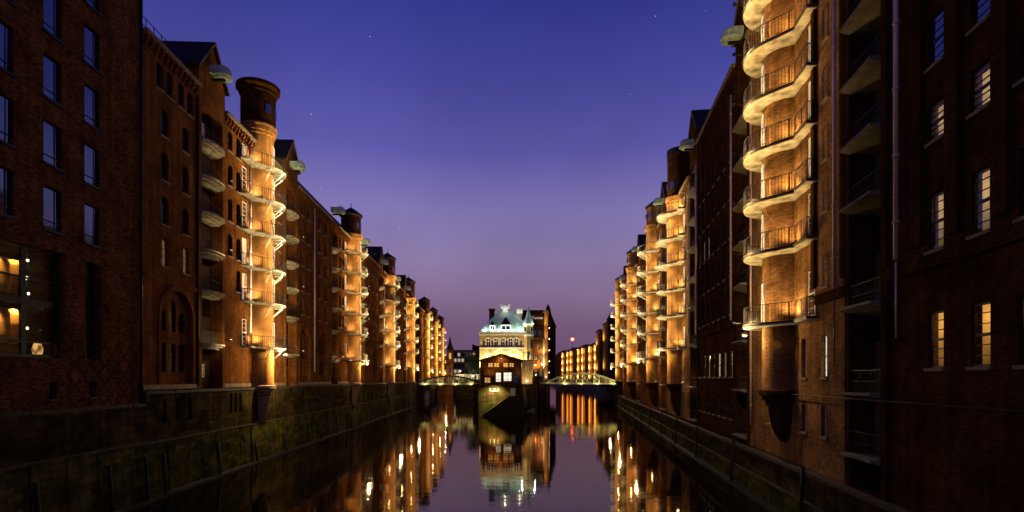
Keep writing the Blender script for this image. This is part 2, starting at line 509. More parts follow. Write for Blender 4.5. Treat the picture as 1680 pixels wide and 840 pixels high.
def window(parent, x, z, w, h, y=0.2, glass='glass_dark', frame='white_paint', style='cross', bar=0.05, sill=True, name='window', sill_mat='stone_trim'):
    """frame with glazing bars (part), pane and sill (sub-parts); x centre, z sill"""
    def mk_frame():
        mb = MB()
        f = 0.07
        mb.box(-w / 2, -w / 2 + f, 0, 0.07, 0, h); mb.box(w / 2 - f, w / 2, 0, 0.07, 0, h)
        mb.box(-w / 2 + f, w / 2 - f, 0, 0.07, 0, f); mb.box(-w / 2 + f, w / 2 - f, 0, 0.07, h - f, h)
        if style == 'cross':
            mb.box(-bar / 2, bar / 2, 0.012, 0.06, f, h - f)
            mb.box(-w / 2 + f, w / 2 - f, 0.006, 0.065, h * .62, h * .62 + bar)
            mb.box(-w / 2 + f, w / 2 - f, 0.015, 0.055, h * .31, h * .31 + bar * .6)
        elif style == 'sash':
            mb.box(-w / 2 + f, w / 2 - f, 0.004, 0.066, h * .5 - .05, h * .5 + .05)
            for k in (1, 2, 4, 5):
                mb.box(-w / 2 + f, w / 2 - f, 0.015, 0.055, h * k / 6, h * k / 6 + .028)
        elif style == 'modern':
            mb.box(-w / 2 + f, w / 2 - f, 0.004, 0.066, h * .2, h * .2 + .06)
            mb.box(w * .22, w * .22 + .06, 0.01, 0.06, f, h - f)
        elif style == 'bars':
            for k in range(1, 4): mb.box(-w / 2 + w * k / 4 - .02, -w / 2 + w * k / 4 + .02, 0.012, 0.06, f, h - f)
        return mb.mesh(name, frame)

    def mk_pane():
        if glass == 'glass_clear':
            q = MB(); q.face([(-w / 2 + .03, 0, .03), (w / 2 - .03, 0, .03), (w / 2 - .03, 0, h - .03), (-w / 2 + .03, 0, h - .03)])
            return q.mesh('pane', glass)
        return MB().box(-w / 2 + .03, w / 2 - .03, 0.0, 0.02, .03, h - .03).mesh('pane', glass)
    k = (round(w, 3), round(h, 3))
    o = put(cached(('wf', name, k, frame, style), mk_frame), name, parent, (x, y, z))
    pn = put(cached(('wp', k, glass), mk_pane), 'pane', o, (0, 0.03, 0))
    pn.rotation_euler = (R(PR.uniform(-.35, .35)), 0, R(PR.uniform(-.8, .8)))
    if sill:
        put(cached(('ws', round(w, 3), sill_mat), lambda: MB().box(-w / 2 - .1, w / 2 + .1, -.1, .22, -.12, -.003).mesh('sill', sill_mat)), 'sill', o, (0, -y, 0))
    return o


def pipe(parent, x, z0, z1, y=-0.14, r=0.085, mat='pipe_zinc', name='downpipe'):
    mb = MB().bar((x, y, z0), (x, y, z1), r, 10)
    z = z0 + 1.4
    while z < z1 - .3:
        mb.bar((x, y, z), (x, y, z + .09), r * 1.35, 10)
        z += 2.6
    return mb.build(name, mat, parent)


# ------------------------------------------------------------------ the two rows along the canal
def XL(y):                                   # left row: front line, metres left of the axis
    return -22.7 - .05 * y if y <= 60 else -23.54 - .036 * y


def XR(y):                                   # right row
    return 12.4 + .135 * y if y <= 75 else 14.275 + .11 * y


class Row:
    """a building front standing between depths ya and yb of one bank; local x runs left to right seen from the canal"""
    def __init__(s, name, label, side, ya, yb, cat='warehouse', group=None):
        s.side, s.ya, s.yb = side, ya, yb
        f = XL if side == 'L' else XR
        a, b_ = Vector((f(ya), ya)), Vector((f(yb), yb))
        s.len = (b_ - a).length
        s.k = s.len / (yb - ya)
        org, d = (a, b_ - a) if side == 'L' else (b_, a - b_)
        s.sn = -1 if side == 'L' else 1      # local direction towards the viewer
        s.root = thing(name, label, cat, (org.x, org.y, 0), math.atan2(d.y, d.x), group)

    def u(s, y):
        return (y - s.ya) * s.k if s.side == 'L' else (s.yb - y) * s.k

    def span(s, ya, yb):
        a, b_ = s.u(ya), s.u(yb)
        return (a, b_) if a < b_ else (b_, a)


def shell(b, z0, eave, depth=14, mat='brick_brown', roof='low', peak=4.0):
    """end walls, back wall and roof"""
    r, L = b.root, b.len
    MB().box(0.02, .35, .34, depth, z0, eave - .02).build('end_wall', mat, r)
    MB().box(L - .35, L - .02, .34, depth, z0, eave - .02).build('end_wall', mat, r)
    MB().box(0.02, L - .02, depth, depth + .3, z0, eave - .02).build('back_wall', mat, r)
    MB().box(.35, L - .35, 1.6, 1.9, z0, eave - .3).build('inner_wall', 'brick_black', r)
    mb = MB()
    if roof == 'low':
        mb.prism_y([(0, 0), (1, 0), (1, 1), (0, 1)], 0, .001)
        mb = MB()
        A = [(0, -.1, eave), (L, -.1, eave), (L, 6, eave + 2.2), (0, 6, eave + 2.2)]
        mb.face(A); mb.face([(0, 6, eave + 2.2), (L, 6, eave + 2.2), (L, depth + .3, eave), (0, depth + .3, eave)])
        mb.face([(0, depth + .3, eave), (0, -.1, eave), (0, 6, eave + 2.2)]); mb.face([(L, -.1, eave), (L, depth + .3, eave), (L, 6, eave + 2.2)])
        mb.face([(0, -.1, eave), (0, depth + .3, eave), (L, depth + .3, eave), (L, -.1, eave)])
    else:
        h = peak
        P = [(-.05, eave), (1.0 + h * .5, eave + h), (depth - 2, eave + h), (depth + .3, eave)]
        for (ya, za), (yb, zb) in zip(P[:-1], P[1:]):
            mb.face([(0, ya, za), (L, ya, za), (L, yb, zb), (0, yb, zb)])
        mb.face([(0, y, z) for y, z in P[::-1]]); mb.face([(L, y, z) for y, z in P])
        mb.face([(0, -.05, eave), (0, depth + .3, eave), (L, depth + .3, eave), (L, -.05, eave)])
    mb.build('roof', 'roof_slate', r)


def cornice(b, x0, x1, eave, mat='brick_red', corbels=True, trim='stone_trim'):
    MB().box(x0, x1, -.42, .3, eave - .28, eave - .004).build('cornice', trim, b.root)
    if corbels:
        mb = MB(); n_ = max(1, int((x1 - x0) / .55))
        for k in range(n_):
            c = x0 + (x1 - x0) * (k + .5) / n_
            mb.box(c - .13, c + .13, -.30, -.003, eave - .75, eave - .283)
            mb.box(c - .10, c + .10, -.16, -.003, eave - 1.05, eave - .753)
        mb.box(x0, x1, -.08, -.002, eave - 1.25, eave - 1.053)
        o = mb.build('corbel_table', mat, b.root); o['kind'] = 'stuff'


def wall(b, ya, yb, z0, eave, cols=(), rows=(), w=.95, rise=.18, mat='brick_red', string=None, arches=(), lit=None,
         frame='frame_black', style='cross', pairs_top=False, litmat='lit_dim', corn=True, skip=(), wy=.2):
    x0, x1 = b.span(ya, yb)
    ops, wins = [], []
    for ci, c in enumerate(cols):
        for ri, (s, t) in enumerate(rows):
            if (ci, ri) in skip: continue
            top = pairs_top and ri == len(rows) - 1
            cs = (b.u(c) - .62, b.u(c) + .62) if top else (b.u(c),)
            for xc in cs:
                ww = .8 if top else w
                ops.append((xc - ww / 2, xc + ww / 2, s, t, rise)); wins.append((xc, s, ww, t - s, ci, ri))
    for yc, hw, za, zb in arches:
        xc = b.u(yc); ops.append((xc - hw, xc + hw, za, zb, hw))
    mb = facade(MB(), x0, x1, z0, eave, ops, .34)
    mb.build('wall', mat, b.root)
    for xc, s, ww, hh, ci, ri in wins:
        g = 'glass_dark'
        if lit and (ci, ri) in lit: g = lit[(ci, ri)]
        window(b.root, xc, s, ww, hh, wy, g, frame, style)
    for yc, hw, za, zb in arches:            # tall arch with six lights set back in it
        xc = b.u(yc); h = zb - za
        lw = hw * .42
        o2 = []
        for k in (-1, 0, 1):
            px = xc + k * hw * .60
            o2.append((px - lw / 2, px + lw / 2, za + h * .13, za + h * .44, .05))
            o2.append((px - lw / 2, px + lw / 2, za + h * .56, za + h * (.90 if k == 0 else .78), lw * .5))
        mb = facade(MB(), xc - hw - .05, xc + hw + .05, za, zb + .05, o2, .2, .345)
        mb.build('arch_infill', mat, b.root)
        for k, q in enumerate(o2):
            window(b.root, (q[0] + q[1]) / 2, q[2], q[1] - q[0], q[3] - q[2], .47, 'glass_dark', frame, 'cross', sill=False)
        ring = MB()                          # moulded brick ring round the arch
        for k in range(14):
            a0, a1 = math.pi * k / 14, math.pi * (k + 1) / 14
            r0, r1 = hw + .02, hw + .34
            poly = [(xc + r0 * math.cos(a0), zb - hw + r0 * math.sin(a0)), (xc + r1 * math.cos(a0), zb - hw + r1 * math.sin(a0)),
                    (xc + r1 * math.cos(a1), zb - hw + r1 * math.sin(a1)), (xc + r0 * math.cos(a1), zb - hw + r0 * math.sin(a1))]
            ring.prism_y(poly, -.09, -.003)
        ring.box(xc - hw - .34, xc - hw - .02, -.09, -.003, za, zb - hw); ring.box(xc + hw + .02, xc + hw + .34, -.09, -.003, za, zb - hw)
        ring.build('arch_moulding', mat, b.root)
    if string:
        for zz in string:
            MB().box(x0 + .004, x1 - .004, -.13, -.002, zz - .16, zz + .16).build('string_course', 'stone_trim' if zz < 9 else mat, b.root)
    if corn: cornice(b, x0, x1, eave, mat)


def hood(b, x, z, y=-1.0, s=1.0):
    """copper hood over the hoist beam, bowed front, cranked underside"""
    mb = MB()
    pr = [(.02, 1.55), (.55, 1.50), (.95, 1.22), (1.12, .80), (1.16, .12), (1.28, .10), (1.28, 0.0), (1.10, -.06), (.95, -.25), (.02, -.27)]
    mb.lathe([(r_ * s, z + h * s) for r_, h in pr][::-1], x, y, 12, sy=1.05, smooth=False)
    mb.box(x - 1.05 * s, x + 1.05 * s, y, 0.3, z + .1 * s, z + 1.15 * s)
    mb.build('winch_hood', 'copper', b.root)
    MB().box(x - .12, x + .12, y - .35 * s, .2, z - .55 * s, z - .28 * s).build('hoist_beam', 'iron', b.root)


def bay(b, ya, yb, z0, eave, levels, mat='brick_red', style='curved', gable=True, hood_z=None, seed=0, lamp=None):
    """recessed loading bay: doors on every floor, a platform at each, gable and hoist hood on top"""
    x0, x1 = b.span(ya, yb); xc = (x0 + x1) / 2; m_ = .42
    a, c = x0 + m_, x1 - m_
    ztop = eave - 1.1
    rnd = random.Random(seed)
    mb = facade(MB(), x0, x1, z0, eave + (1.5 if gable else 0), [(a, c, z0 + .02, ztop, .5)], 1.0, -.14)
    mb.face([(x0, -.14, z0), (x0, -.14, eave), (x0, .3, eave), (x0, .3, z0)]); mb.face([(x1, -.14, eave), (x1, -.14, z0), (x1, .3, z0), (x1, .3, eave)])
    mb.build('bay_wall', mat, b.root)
    if gable:
        ze, zp = eave + 1.5, eave + 4.3
        MB().prism_y([(x0, ze), (x1, ze), (xc, zp)], -.14, .25).build('gable', mat, b.root)
        MB().box(x0 + .004, x0 + .3, -.138, 5, eave - .3, ze).build('gable_cheek', mat, b.root)
        MB().box(x1 - .3, x1 - .004, -.138, 5, eave - .3, ze).build('gable_cheek', mat, b.root)
        for s in (-1, 1):
            xe = xc + s * ((x1 - x0) / 2 + .28)
            poly = [(xe, ze - .1), (xc, zp + .14), (xc, zp + .34), (xe, ze + .1)]
            MB().prism_y(poly, -.34, 6).build('gable_roof', 'roof_slate', b.root)
        for s in (-1, 1):                    # pale verge stones
            xe = xc + s * ((x1 - x0) / 2 + .28)
            MB().prism_y([(xe, ze - .14), (xc, zp + .10), (xc, zp + .30), (xe, ze + .06)], -.42, -.343).build('verge', 'stone_trim', b.root)
    hood(b, xc, hood_z if hood_z else eave + .9, -.95, min(.6, (c - a) / 2 * .5))
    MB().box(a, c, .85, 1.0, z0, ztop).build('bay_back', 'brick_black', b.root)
    wd = c - a
    lv = list(levels)
    for i, z in enumerate(lv):
        nxt = lv[i + 1] if i + 1 < len(lv) else ztop - .2
        dh = min(2.3, nxt - z - .5)
        if dh > .8:
            def mk():
                q = MB()
                for s in (-1, 1):
                    q.box(s * .03, s * wd * .42, 0, .06, 0, dh)
                    q.box(s * .10, s * wd * .36, -.03, -.002, .2, dh * .45); q.box(s * .10, s * wd * .36, -.03, -.002, dh * .52, dh - .12)
                return q.mesh('loading_door', 'wood_dark')
            put(cached(('door', round(wd, 2), round(dh, 2)), mk), 'loading_door', b.root, (xc, .78, z + .02))
            if rnd.random() < .25:
                window(b.root, xc + .1, z + .9, .5, dh - 1.2, .7, 'lit_dim', 'white_paint', 'cross', sill=False, name='door_light')
        if i == 0 and z <= z0 + .3: continue
        if style == 'curved':
            def mk2():
                q = MB(); n_ = 12; h = wd / 2
                for (s0, zz0, zz1) in ((1.0, -.14, 0), (.86, -.30, -.143), (.66, -.44, -.303)):
                    poly = [(h * math.cos(math.pi * k / n_) * (1 if s0 == 1 else .96), .8 - (.95 + .62 * math.sin(math.pi * k / n_)) * s0 - (0 if s0 == 1 else 0)) for k in range(n_ + 1)]
                    poly += [(-h * .96, .84), (h * .96, .84)]
                    q.prism(poly, zz0, zz1)
                return q.mesh('bay_platform', 'slab_render')
        else:
            def mk2():
                q = MB(); h = wd / 2
                i_ = len(q.v)
                A = [(-h, .84, -.5), (h, .84, -.5), (h, -.55, -.12), (-h, -.55, -.12), (-h, .84, 0), (h, .84, 0), (h, -.55, 0), (-h, -.55, 0)]
                for f in ((0, 1, 2, 3), (7, 6, 5, 4), (3, 2, 6, 7), (1, 5, 6, 2), (0, 3, 7, 4)): q.face([A[k] for k in f])
                return q.mesh('bay_platform', 'concrete')
        pl = put(cached(('plat', style, round(wd, 2)), mk2), 'bay_platform', b.root, (xc, 0, z))
        if lamp and i % 2 == 1:  # in the near bays, lamps added to warm the walls
            fx = put(cached('bay_lamp', lambda: MB().bar((0, .5, 0), (0, 0, .05), .02, 4).lathe([(.03, .0), (.10, .03), (.14, .14)], n_=8).mesh('bay_lamp', 'iron')), 'bay_lamp', pl, (-b.sn * wd * .3, -1.15, .30))
            put(cached('bay_lens', lambda: MB().lathe([(.10, .0), (.07, .02), (.005, .03)], n_=8).mesh('lens', 'lamp_soft')), 'lens', pl, (-b.sn * wd * .3, -1.15, .445))
            light(b.root, (xc - b.sn * wd * .3, -1.7, z + .25), lamp * rnd.uniform(.15, .5), rad=.1, spot=160, aim=(xc, 0, z + .7))

        def mk3():
            q = MB(); h = wd / 2 - .05
            q.bar((-h, -.05, 1.0), (h, -.05, 1.0), .022); q.bar((-h, -.05, .5), (h, -.05, .5), .012)
            for k in range(int(wd / .22)): q.bar((-h + .11 + k * .22, -.05, 0), (-h + .11 + k * .22, -.05, 1.0), .01)
            return q.mesh('railing', 'iron')
        put(cached(('prail', round(wd, 2)), mk3), 'railing', pl)


def outline(uc, sn, r_out, L, d, n_=18, far=-88):
    pts = [(uc + sn * L, 0.0), (uc + sn * L, -d)]
    p0 = 52
    cx, cy = sn * r_out * math.sin(R(p0)), -r_out * math.cos(R(p0))
    bend = min(L - .1, abs(cx) + .9)
    pts.append((uc + sn * bend, -d))
    for k in range(n_ + 1):
        a = R(p0 + (far - p0) * k / n_)
        pts.append((uc + sn * r_out * math.sin(a), -r_out * math.cos(a)))
    return pts


def walk(pts, step):
    out = [pts[0]]; acc = 0.0
    for p, q in zip(pts[:-1], pts[1:]):
        d = math.dist(p, q); t = step - acc
        while t <= d:
            out.append((p[0] + (q[0] - p[0]) * t / d, p[1] + (q[1] - p[1]) * t / d)); t += step
        acc = (acc + d) % step
    return out


def tower(b, yc, z0, zlit, ztop, floors, r=1.35, r_out=2.4, L=4.6, d=.75, mat='brick_tower', lod=0, cap='drum', brackets=False,
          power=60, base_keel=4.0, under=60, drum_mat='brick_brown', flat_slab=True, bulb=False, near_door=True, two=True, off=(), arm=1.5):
    uc = b.u(yc); sn = b.sn; rt = b.root
    N = (40, 28, 18)[lod]
    MB().lathe([(r, z0), (r, zlit)], uc, 0, N).build('tower_shaft', mat, rt)
    MB().lathe([(r, zlit - .9), (r + .10, zlit - .88), (r + .10, zlit - .6), (r + .22, zlit - .58), (r + .22, zlit - .1), (r + .3, zlit - .08), (r + .3, zlit + .12), (r - .05, zlit + .2)], uc, 0, N).build('tower_belt', mat, rt)
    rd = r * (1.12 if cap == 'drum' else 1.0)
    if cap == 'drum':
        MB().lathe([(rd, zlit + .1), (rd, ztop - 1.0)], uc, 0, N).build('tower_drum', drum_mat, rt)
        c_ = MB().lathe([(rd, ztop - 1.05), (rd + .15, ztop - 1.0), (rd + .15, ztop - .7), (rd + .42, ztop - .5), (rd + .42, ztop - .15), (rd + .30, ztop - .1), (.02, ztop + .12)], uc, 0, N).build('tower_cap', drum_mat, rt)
    elif cap == 'cone':
        MB().lathe([(rd, zlit + .1), (rd, ztop - 1.6)], uc, 0, N).build('tower_drum', drum_mat, rt)
        MB().lathe([(rd, ztop - 1.65), (rd + .3, ztop - 1.5), (rd + .3, ztop - 1.3), (.9, ztop - .55), (.06, ztop), (.05, ztop + .7), (.01, ztop + .75)], uc, 0, N).build('tower_cap', 'roof_slate', rt)
    elif cap == 'plain':
        MB().lathe([(rd, zlit + .1), (rd, ztop)], uc, 0, N).build('tower_drum', drum_mat, rt)
        MB().lathe([(rd, ztop - .8), (rd + .06, ztop - .78), (rd + .06, ztop + .02), (.02, ztop + .06)], uc, 0, N).build('tower_cap', 'roof_slate', rt)
    elif cap == 'roof':
        MB().lathe([(rd, zlit + .1), (rd, ztop - 1.6)], uc, 0, 8, smooth=False).build('tower_drum', mat, rt)
        MB().lathe([(rd, ztop - 1.7), (rd + .22, ztop - 1.6), (rd + .22, ztop - 1.4), (.02, ztop)], uc, 0, 8, smooth=False).build('tower_cap', 'roof_slate', rt)
    if lod < 2:
        for a in (-35, 5, 45):
            ang = R(a)
            q = MB().box(-.28, .28, -.04, .1, 0, .9)
            q.build('drum_window', 'glass_dark', rt, (uc + rd * math.sin(ang), -rd * math.cos(ang), zlit + 1.2), ang)
    # corbel and hanging keel that carry the tower over the quay edge
    k_ = base_keel
    MB().lathe([(.05, z0 - k_), (r * .30, z0 - k_ * .95), (r * .52, z0 - k_ * .80), (r * .68, z0 - k_ * .58), (r * .74, z0 - k_ * .36), (r * .74, z0 - .95), (r * .86, z0 - .85), (r * .86, z0 - .62), (r + .02, z0 - .52), (r + .02, z0 - .36), (r + .22, z0 - .24), (r + .22, z0 + .04), (r, z0 + .1)], uc, 0, N).build('corbel', 'stone_trim' if b.side == 'L' else 'brick_brown', rt)  # right bank: darker brick stands in for the keel's shadow
    pts = outline(uc, sn, r_out, L, d, (18, 12, 8)[lod])
    loc = [(x - uc, y) for x, y in pts]
    key = (sn, r_out, L, d, lod)
    thick = .20 if flat_slab else .12

    def mk_slab():
        q = MB(); end = loc[-1]
        q.prism(loc + [(end[0], .12), (loc[0][0], .12)], -thick, 0)
        lip = [(x * 1.012, y * 1.012) for x, y in loc]
        return q.mesh('balcony', 'slab_render' if flat_slab else 'steel_plate')

    def mk_rail():
        q = MB(); step = (.19, .26, .5)[lod]; rr = (.017, .018, .02)[lod]
        ins = [(x * .985, y * .985 if y else -.03) for x, y in loc]
        for p in walk(ins, step): q.bar((p[0], p[1], 0), (p[0], p[1], 1.02), rr, 4)
        for p in walk(ins, 1.3): q.bar((p[0], p[1], 0), (p[0], p[1], 1.05), rr * 1.9, 4)
        for zz, r2 in ((1.04, .026), (.10, .014)):
            for p, p2 in zip(ins[:-1], ins[1:]): q.bar((p[0], p[1], zz), (p2[0], p2[1], zz), r2, 4)
        return q.mesh('railing', 'iron' if flat_slab or lod == 0 else 'steel_plate')

    def mk_edge():                           # pressed steel edge band
        q = MB()
        for p, p2 in zip(loc[:-1], loc[1:]):
            q.bar((p[0], p[1], -thick * .36), (p2[0], p2[1], -thick * .36), thick * .34, 4)
        return q.mesh('edge_beam', 'wood_dark' if flat_slab else 'steel_plate')

    def mk_strut():
        return MB().bar((0, 0, 0), (0, -(r_out - r) * .92, .95), .05, 6).bar((0, 0, .93), (0, -(r_out - r) * .95, .95), .04, 6).mesh('bracket', 'white_paint' if lod == 0 else 'steel_plate')

    def mk_lamp():
        q = MB().box(-.14, .14, -.10, .10, .0, .06); q.box(-.02, .02, -.02, .02, -.12, 0.0)
        return q.mesh('flood_lamp', 'iron')

    def mk_lens():
        return MB().box(-.12, .12, -.085, .085, .062, .075).mesh('lens', 'lamp_glow')
    rl = random.Random(int(yc * 10))
    hue = rl.choice((WARM, (1.0, 0.66, 0.27), (1.0, 0.76, 0.40)))
    for fi, z in enumerate(floors):
        bal = put(cached(('slab', key, flat_slab), mk_slab), 'balcony', rt, (uc, 0, z))
        put(cached(('rail', key, flat_slab), mk_rail), 'railing', bal)
        put(cached(('edge', key, flat_slab), mk_edge), 'edge_beam', bal)
        if brackets:
            for a in (40, 0, -45) if lod < 2 else (0,):
                ang = R(a) * sn
                put(cached(('strut', r, r_out, lod), mk_strut), 'bracket', bal, (r * math.sin(ang), -r * math.cos(ang), -1.15), ang)
        # tall glazed door on the drum, another on the flank of the wall
        nxt = floors[fi + 1] if fi + 1 < len(floors) else min(z + 3.2, zlit - .4)
        dh = min(2.5, nxt - z - .5)
        if dh > 1.2:  # pale panes glow in place of lamplight reflected in the glass
            ang = R(-6) * sn
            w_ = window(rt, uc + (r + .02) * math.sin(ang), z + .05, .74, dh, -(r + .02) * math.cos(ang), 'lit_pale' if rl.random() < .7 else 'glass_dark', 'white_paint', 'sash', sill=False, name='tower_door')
            w_.rotation_euler = (0, 0, ang)
            if near_door and lod < 2:
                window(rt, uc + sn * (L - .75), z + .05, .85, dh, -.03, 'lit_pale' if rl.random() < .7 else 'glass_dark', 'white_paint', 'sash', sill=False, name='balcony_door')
        # uplights on the balcony floor
        if fi in off: continue
        var = rl.uniform(.65, 1.2)
        spots = [(sn * .25, -(r_out + arm), .25, (1.0 + arm) * var), (sn * (r + .75), -.42, .30, .60 * var)] if two else [(sn * .2, -(r_out + 1.2), .3, 2.0 * var)]
        for j, (lx, ly, lz, g) in enumerate(spots):
            if lod < 2:
                lp = put(cached('flood', mk_lamp), 'flood_lamp', bal, (lx, ly, lz - .14))
                if j == 0: put(cached(('arm', arm), lambda: MB().bar((0, arm + .05, -.12), (0, 0, -.12), .025, 4).mesh('lamp_arm', 'iron')), 'lamp_arm', bal, (lx, ly, lz - .06))
            aim = (uc, 0, z + 1.9) if j == 0 else (uc + lx * .8, ly * .6, z + 3)
            light(rt, (uc + lx, ly, z + lz), power * g, hue, rad=.08, spot=152, aim=aim)
        if bulb:
            bl = put(cached('bulb', lambda: MB().lathe([(.01, -.09), (.06, -.06), (.09, 0), (.06, .06), (.01, .09)], n_=8).mesh('globe_lamp', 'lamp_glow')), 'globe_lamp', bal, (-sn * r_out * .5, -r_out * .9, -.35 if fi == 0 else .35))
    # bright lamp hung under the lowest balcony, lighting the foot of the tower
    z = floors[0]
    lx, ly = -sn * r_out * .35, -r_out * .90
    q = MB().bar((0, 0, 0), (0, 0, .35), .03, 6).lathe([(.2, -.02), (.16, .1), (.05, .16)], n_=12)
    fl = q.build('foot_lamp', 'iron', rt, (uc + lx, ly, z - .58))
    MB().lathe([(.005, -.10), (.10, -.08), (.13, 0), (.10, .05)], n_=10).build('lens', 'lamp_glow', fl)
    light(rt, (uc + lx, ly - .35, z - .72), under * (2.0 if lod == 0 else 1.3), rad=.12)


# ------------------------------------------------------------------ water and ground
wtr = MB(); wtr.face([(-400, -60, 0), (400, -60, 0), (400, 1200, 0), (-400, 1200, 0)])
o = wtr.build('canal_water', 'water'); o['kind'] = 'structure'; o['label'] = 'dark still canal water with long reflections'
for nm, poly in (('ground_left', [(-400, -60), (-25.5, -60), (-25.5, 36), (-30, 120), (-40, 330), (-70, 700), (-400, 700)]),
                 ('ground_right', [(15.5, -60), (400, -60), (400, 1100), (70, 1100), (52, 560), (64, 420), (52, 330), (45, 200), (25, 60)])):
    o = MB().prism(poly, -1.0, 6.6).build(nm, 'ground_stone'); o['kind'] = 'structure'

# ------------------------------------------------------------------ left quay
def quay(name, label, side, ya, yb, top, ledge, post_every=4.6, seed=1, slits=(), mat='quay_stone', out=.32, post_top=2.6):
    b = Row(name, label, side, ya, yb, 'quay wall')
    L = b.len; rnd = random.Random(seed); rt = b.root
    ops = [(b.u(y) - .22, b.u(y) + .22, s, t, .0) for y, s, t in slits]
    mb = facade(MB(), 0, L, ledge, top - .18, ops, .3, -out)
    mb.face([(0, -out, ledge), (0, 3, ledge), (0, 3, top - .18), (0, -out, top - .18)][::-1])
    mb.face([(L, -out, ledge), (L, 3, ledge), (L, 3, top - .18), (L, -out, top - .18)])
    mb.build('upper_wall', mat, rt)
    for y, s, t in slits:
        MB().box(b.u(y) - .2, b.u(y) + .2, -.08, -.05, s, t).build('slit_pane', 'glass_dark', rt)
    # battered lower wall
    low = MB()
    n_ = max(2, int(L / 2.2))
    for k in range(n_):
        xa, xb = L * k / n_, L * (k + 1) / n_ - .06
        j = rnd.uniform(-.03, .05)
        A = [(xa, -out - .34 - j, -.8), (xb, -out - .34 - j, -.8), (xb, -out - .14 - j, ledge - .002), (xa, -out - .16 - j, ledge - .002)]
        B_ = [(x, 0.5, z) for x, y, z in A]
        low = MB()
        low.face(A); low.face([A[3], A[2], B_[2], B_[3]]); low.face([A[1], B_[1], B_[2], A[2]]); low.face([B_[0], A[0], A[3], B_[3]])
        low.build('wall_panel', 'algae_stone', rt)
    MB().box(0, L, -out - .1, .5, -.9, ledge - .1).build('wall_core', 'timber', rt)
    # coping stones
    x = 0.0; shared = {}
    while x < L - .2:
        w = min(rnd.choice((1.3, 1.5, 1.7)), L - x)
        key = (name, round(w, 2))
        put(cached(key, lambda: MB().box(.012, w - .012, -out - .05, .28, -.2, 0).mesh('coping_stone', 'coping')), 'coping_stone', rt, (x, rnd.uniform(-.015, .015), top - rnd.uniform(.003, .02)))
        x += w
    MB().box(0, L, -out - .17, -out - .01, ledge - .06, ledge + .07).build('ledge', 'coping', rt)
    MB().box(0, L, -out - .78, -out - .3, -.6, .16).build('toe_beam', 'timber', rt)
    x = 1.2
    while x < L:
        h = post_top + rnd.uniform(-.3, .5)
        tilt = rnd.uniform(-.05, .05)
        MB().bar((x, -out - .72, -1), (x + tilt, -out - .46, h), .11, 8).build('fender_post', 'timber', rt)
        x += post_every + rnd.uniform(-1.2, 1.2)
    return b


lslits = [(y, 5.0, 6.75) for y in (48.4, 49.3, 50.2, 58.4, 59.2, 60.0, 67.5, 68.6, 69.7, 75.3, 76.4, 77.5, 84, 85)] + [(y, 4.9, 6.6) for y in (38.6, 40.2, 41.8)]
quay('quay_wall', 'mossy stone quay wall with fender timbers under the left brick warehouses', 'L', 36.4, 168, 7.2, 3.7, slits=lslits, seed=3, post_every=7.0, out=.2)
quay('quay_wall', 'dark stone quay wall under the modern brick building at far left', 'L', 8, 36.28, 6.4, 3.8, seed=5, mat='quay_stone', out=.25)
quay('quay_wall', 'low dark quay wall with timber posts along the right-hand warehouses', 'R', 8, 176, 3.0, 1.3, seed=9, out=.08, post_every=12, post_top=3.2)

# ------------------------------------------------------------------ left: modern building nearest the viewer
A = Row('brick_building', 'dark modern brick building with blue-reflecting windows at the left edge', 'L', 17.5, 36.25, 'building')
rt = A.root; top = 37.5
cols = (22.85, 25.85, 28.85, 31.75)
ops = []
for c in cols:
    for k in range(6):
        z = 15.8 + 3.42 * k
        ops.append((A.u(c) - .62, A.u(c) + .62, z, z + 2.24, 0))
big = (A.u(20.6), A.u(29.7), 9.1, 14.75, 0)
slot = (A.u(31.15), A.u(32.5), 9.1, 14.7, 0)
ops += [big, slot]
for y in (25.5, 28.9, 31.8): ops.append((A.u(y) - .28, A.u(y) + .28, 6.95, 7.85, 0))
mb = facade(MB(), 0, A.len, 6.4, top, ops, .40)
mb.build('wall', 'brick_modern', rt)
MB().box(A.len - .4, A.len - .01, .3, 15, 6.4, top - .01).build('end_wall', 'brick_modern', rt)
MB().box(0, .4, .3, 15, 6.4, top - .01).build('end_wall', 'brick_modern', rt)
MB().box(.4, A.len - .4, 14.7, 15, 6.4, top - .01).build('back_wall', 'brick_modern', rt)
MB().box(.01, A.len - .015, .01, 15, top, top + .3).build('roof', 'roof_slate', rt)
for c in cols:
    for k in range(6):
        window(rt, A.u(c), 15.8 + 3.42 * k, 1.24, 2.24, .13, 'glass_dark', 'frame_black', 'modern', sill=True, sill_mat='frame_black')
for y in (25.5, 28.9, 31.8): window(rt, A.u(y), 6.95, .56, .9, .3, 'glass_dark', 'frame_black', 'none', sill_mat='coping')
window(rt, (slot[0] + slot[1]) / 2, slot[2], slot[1] - slot[0], slot[3] - slot[2], .4, 'glass_dark', 'frame_black', 'modern', sill=False, name='tall_window')
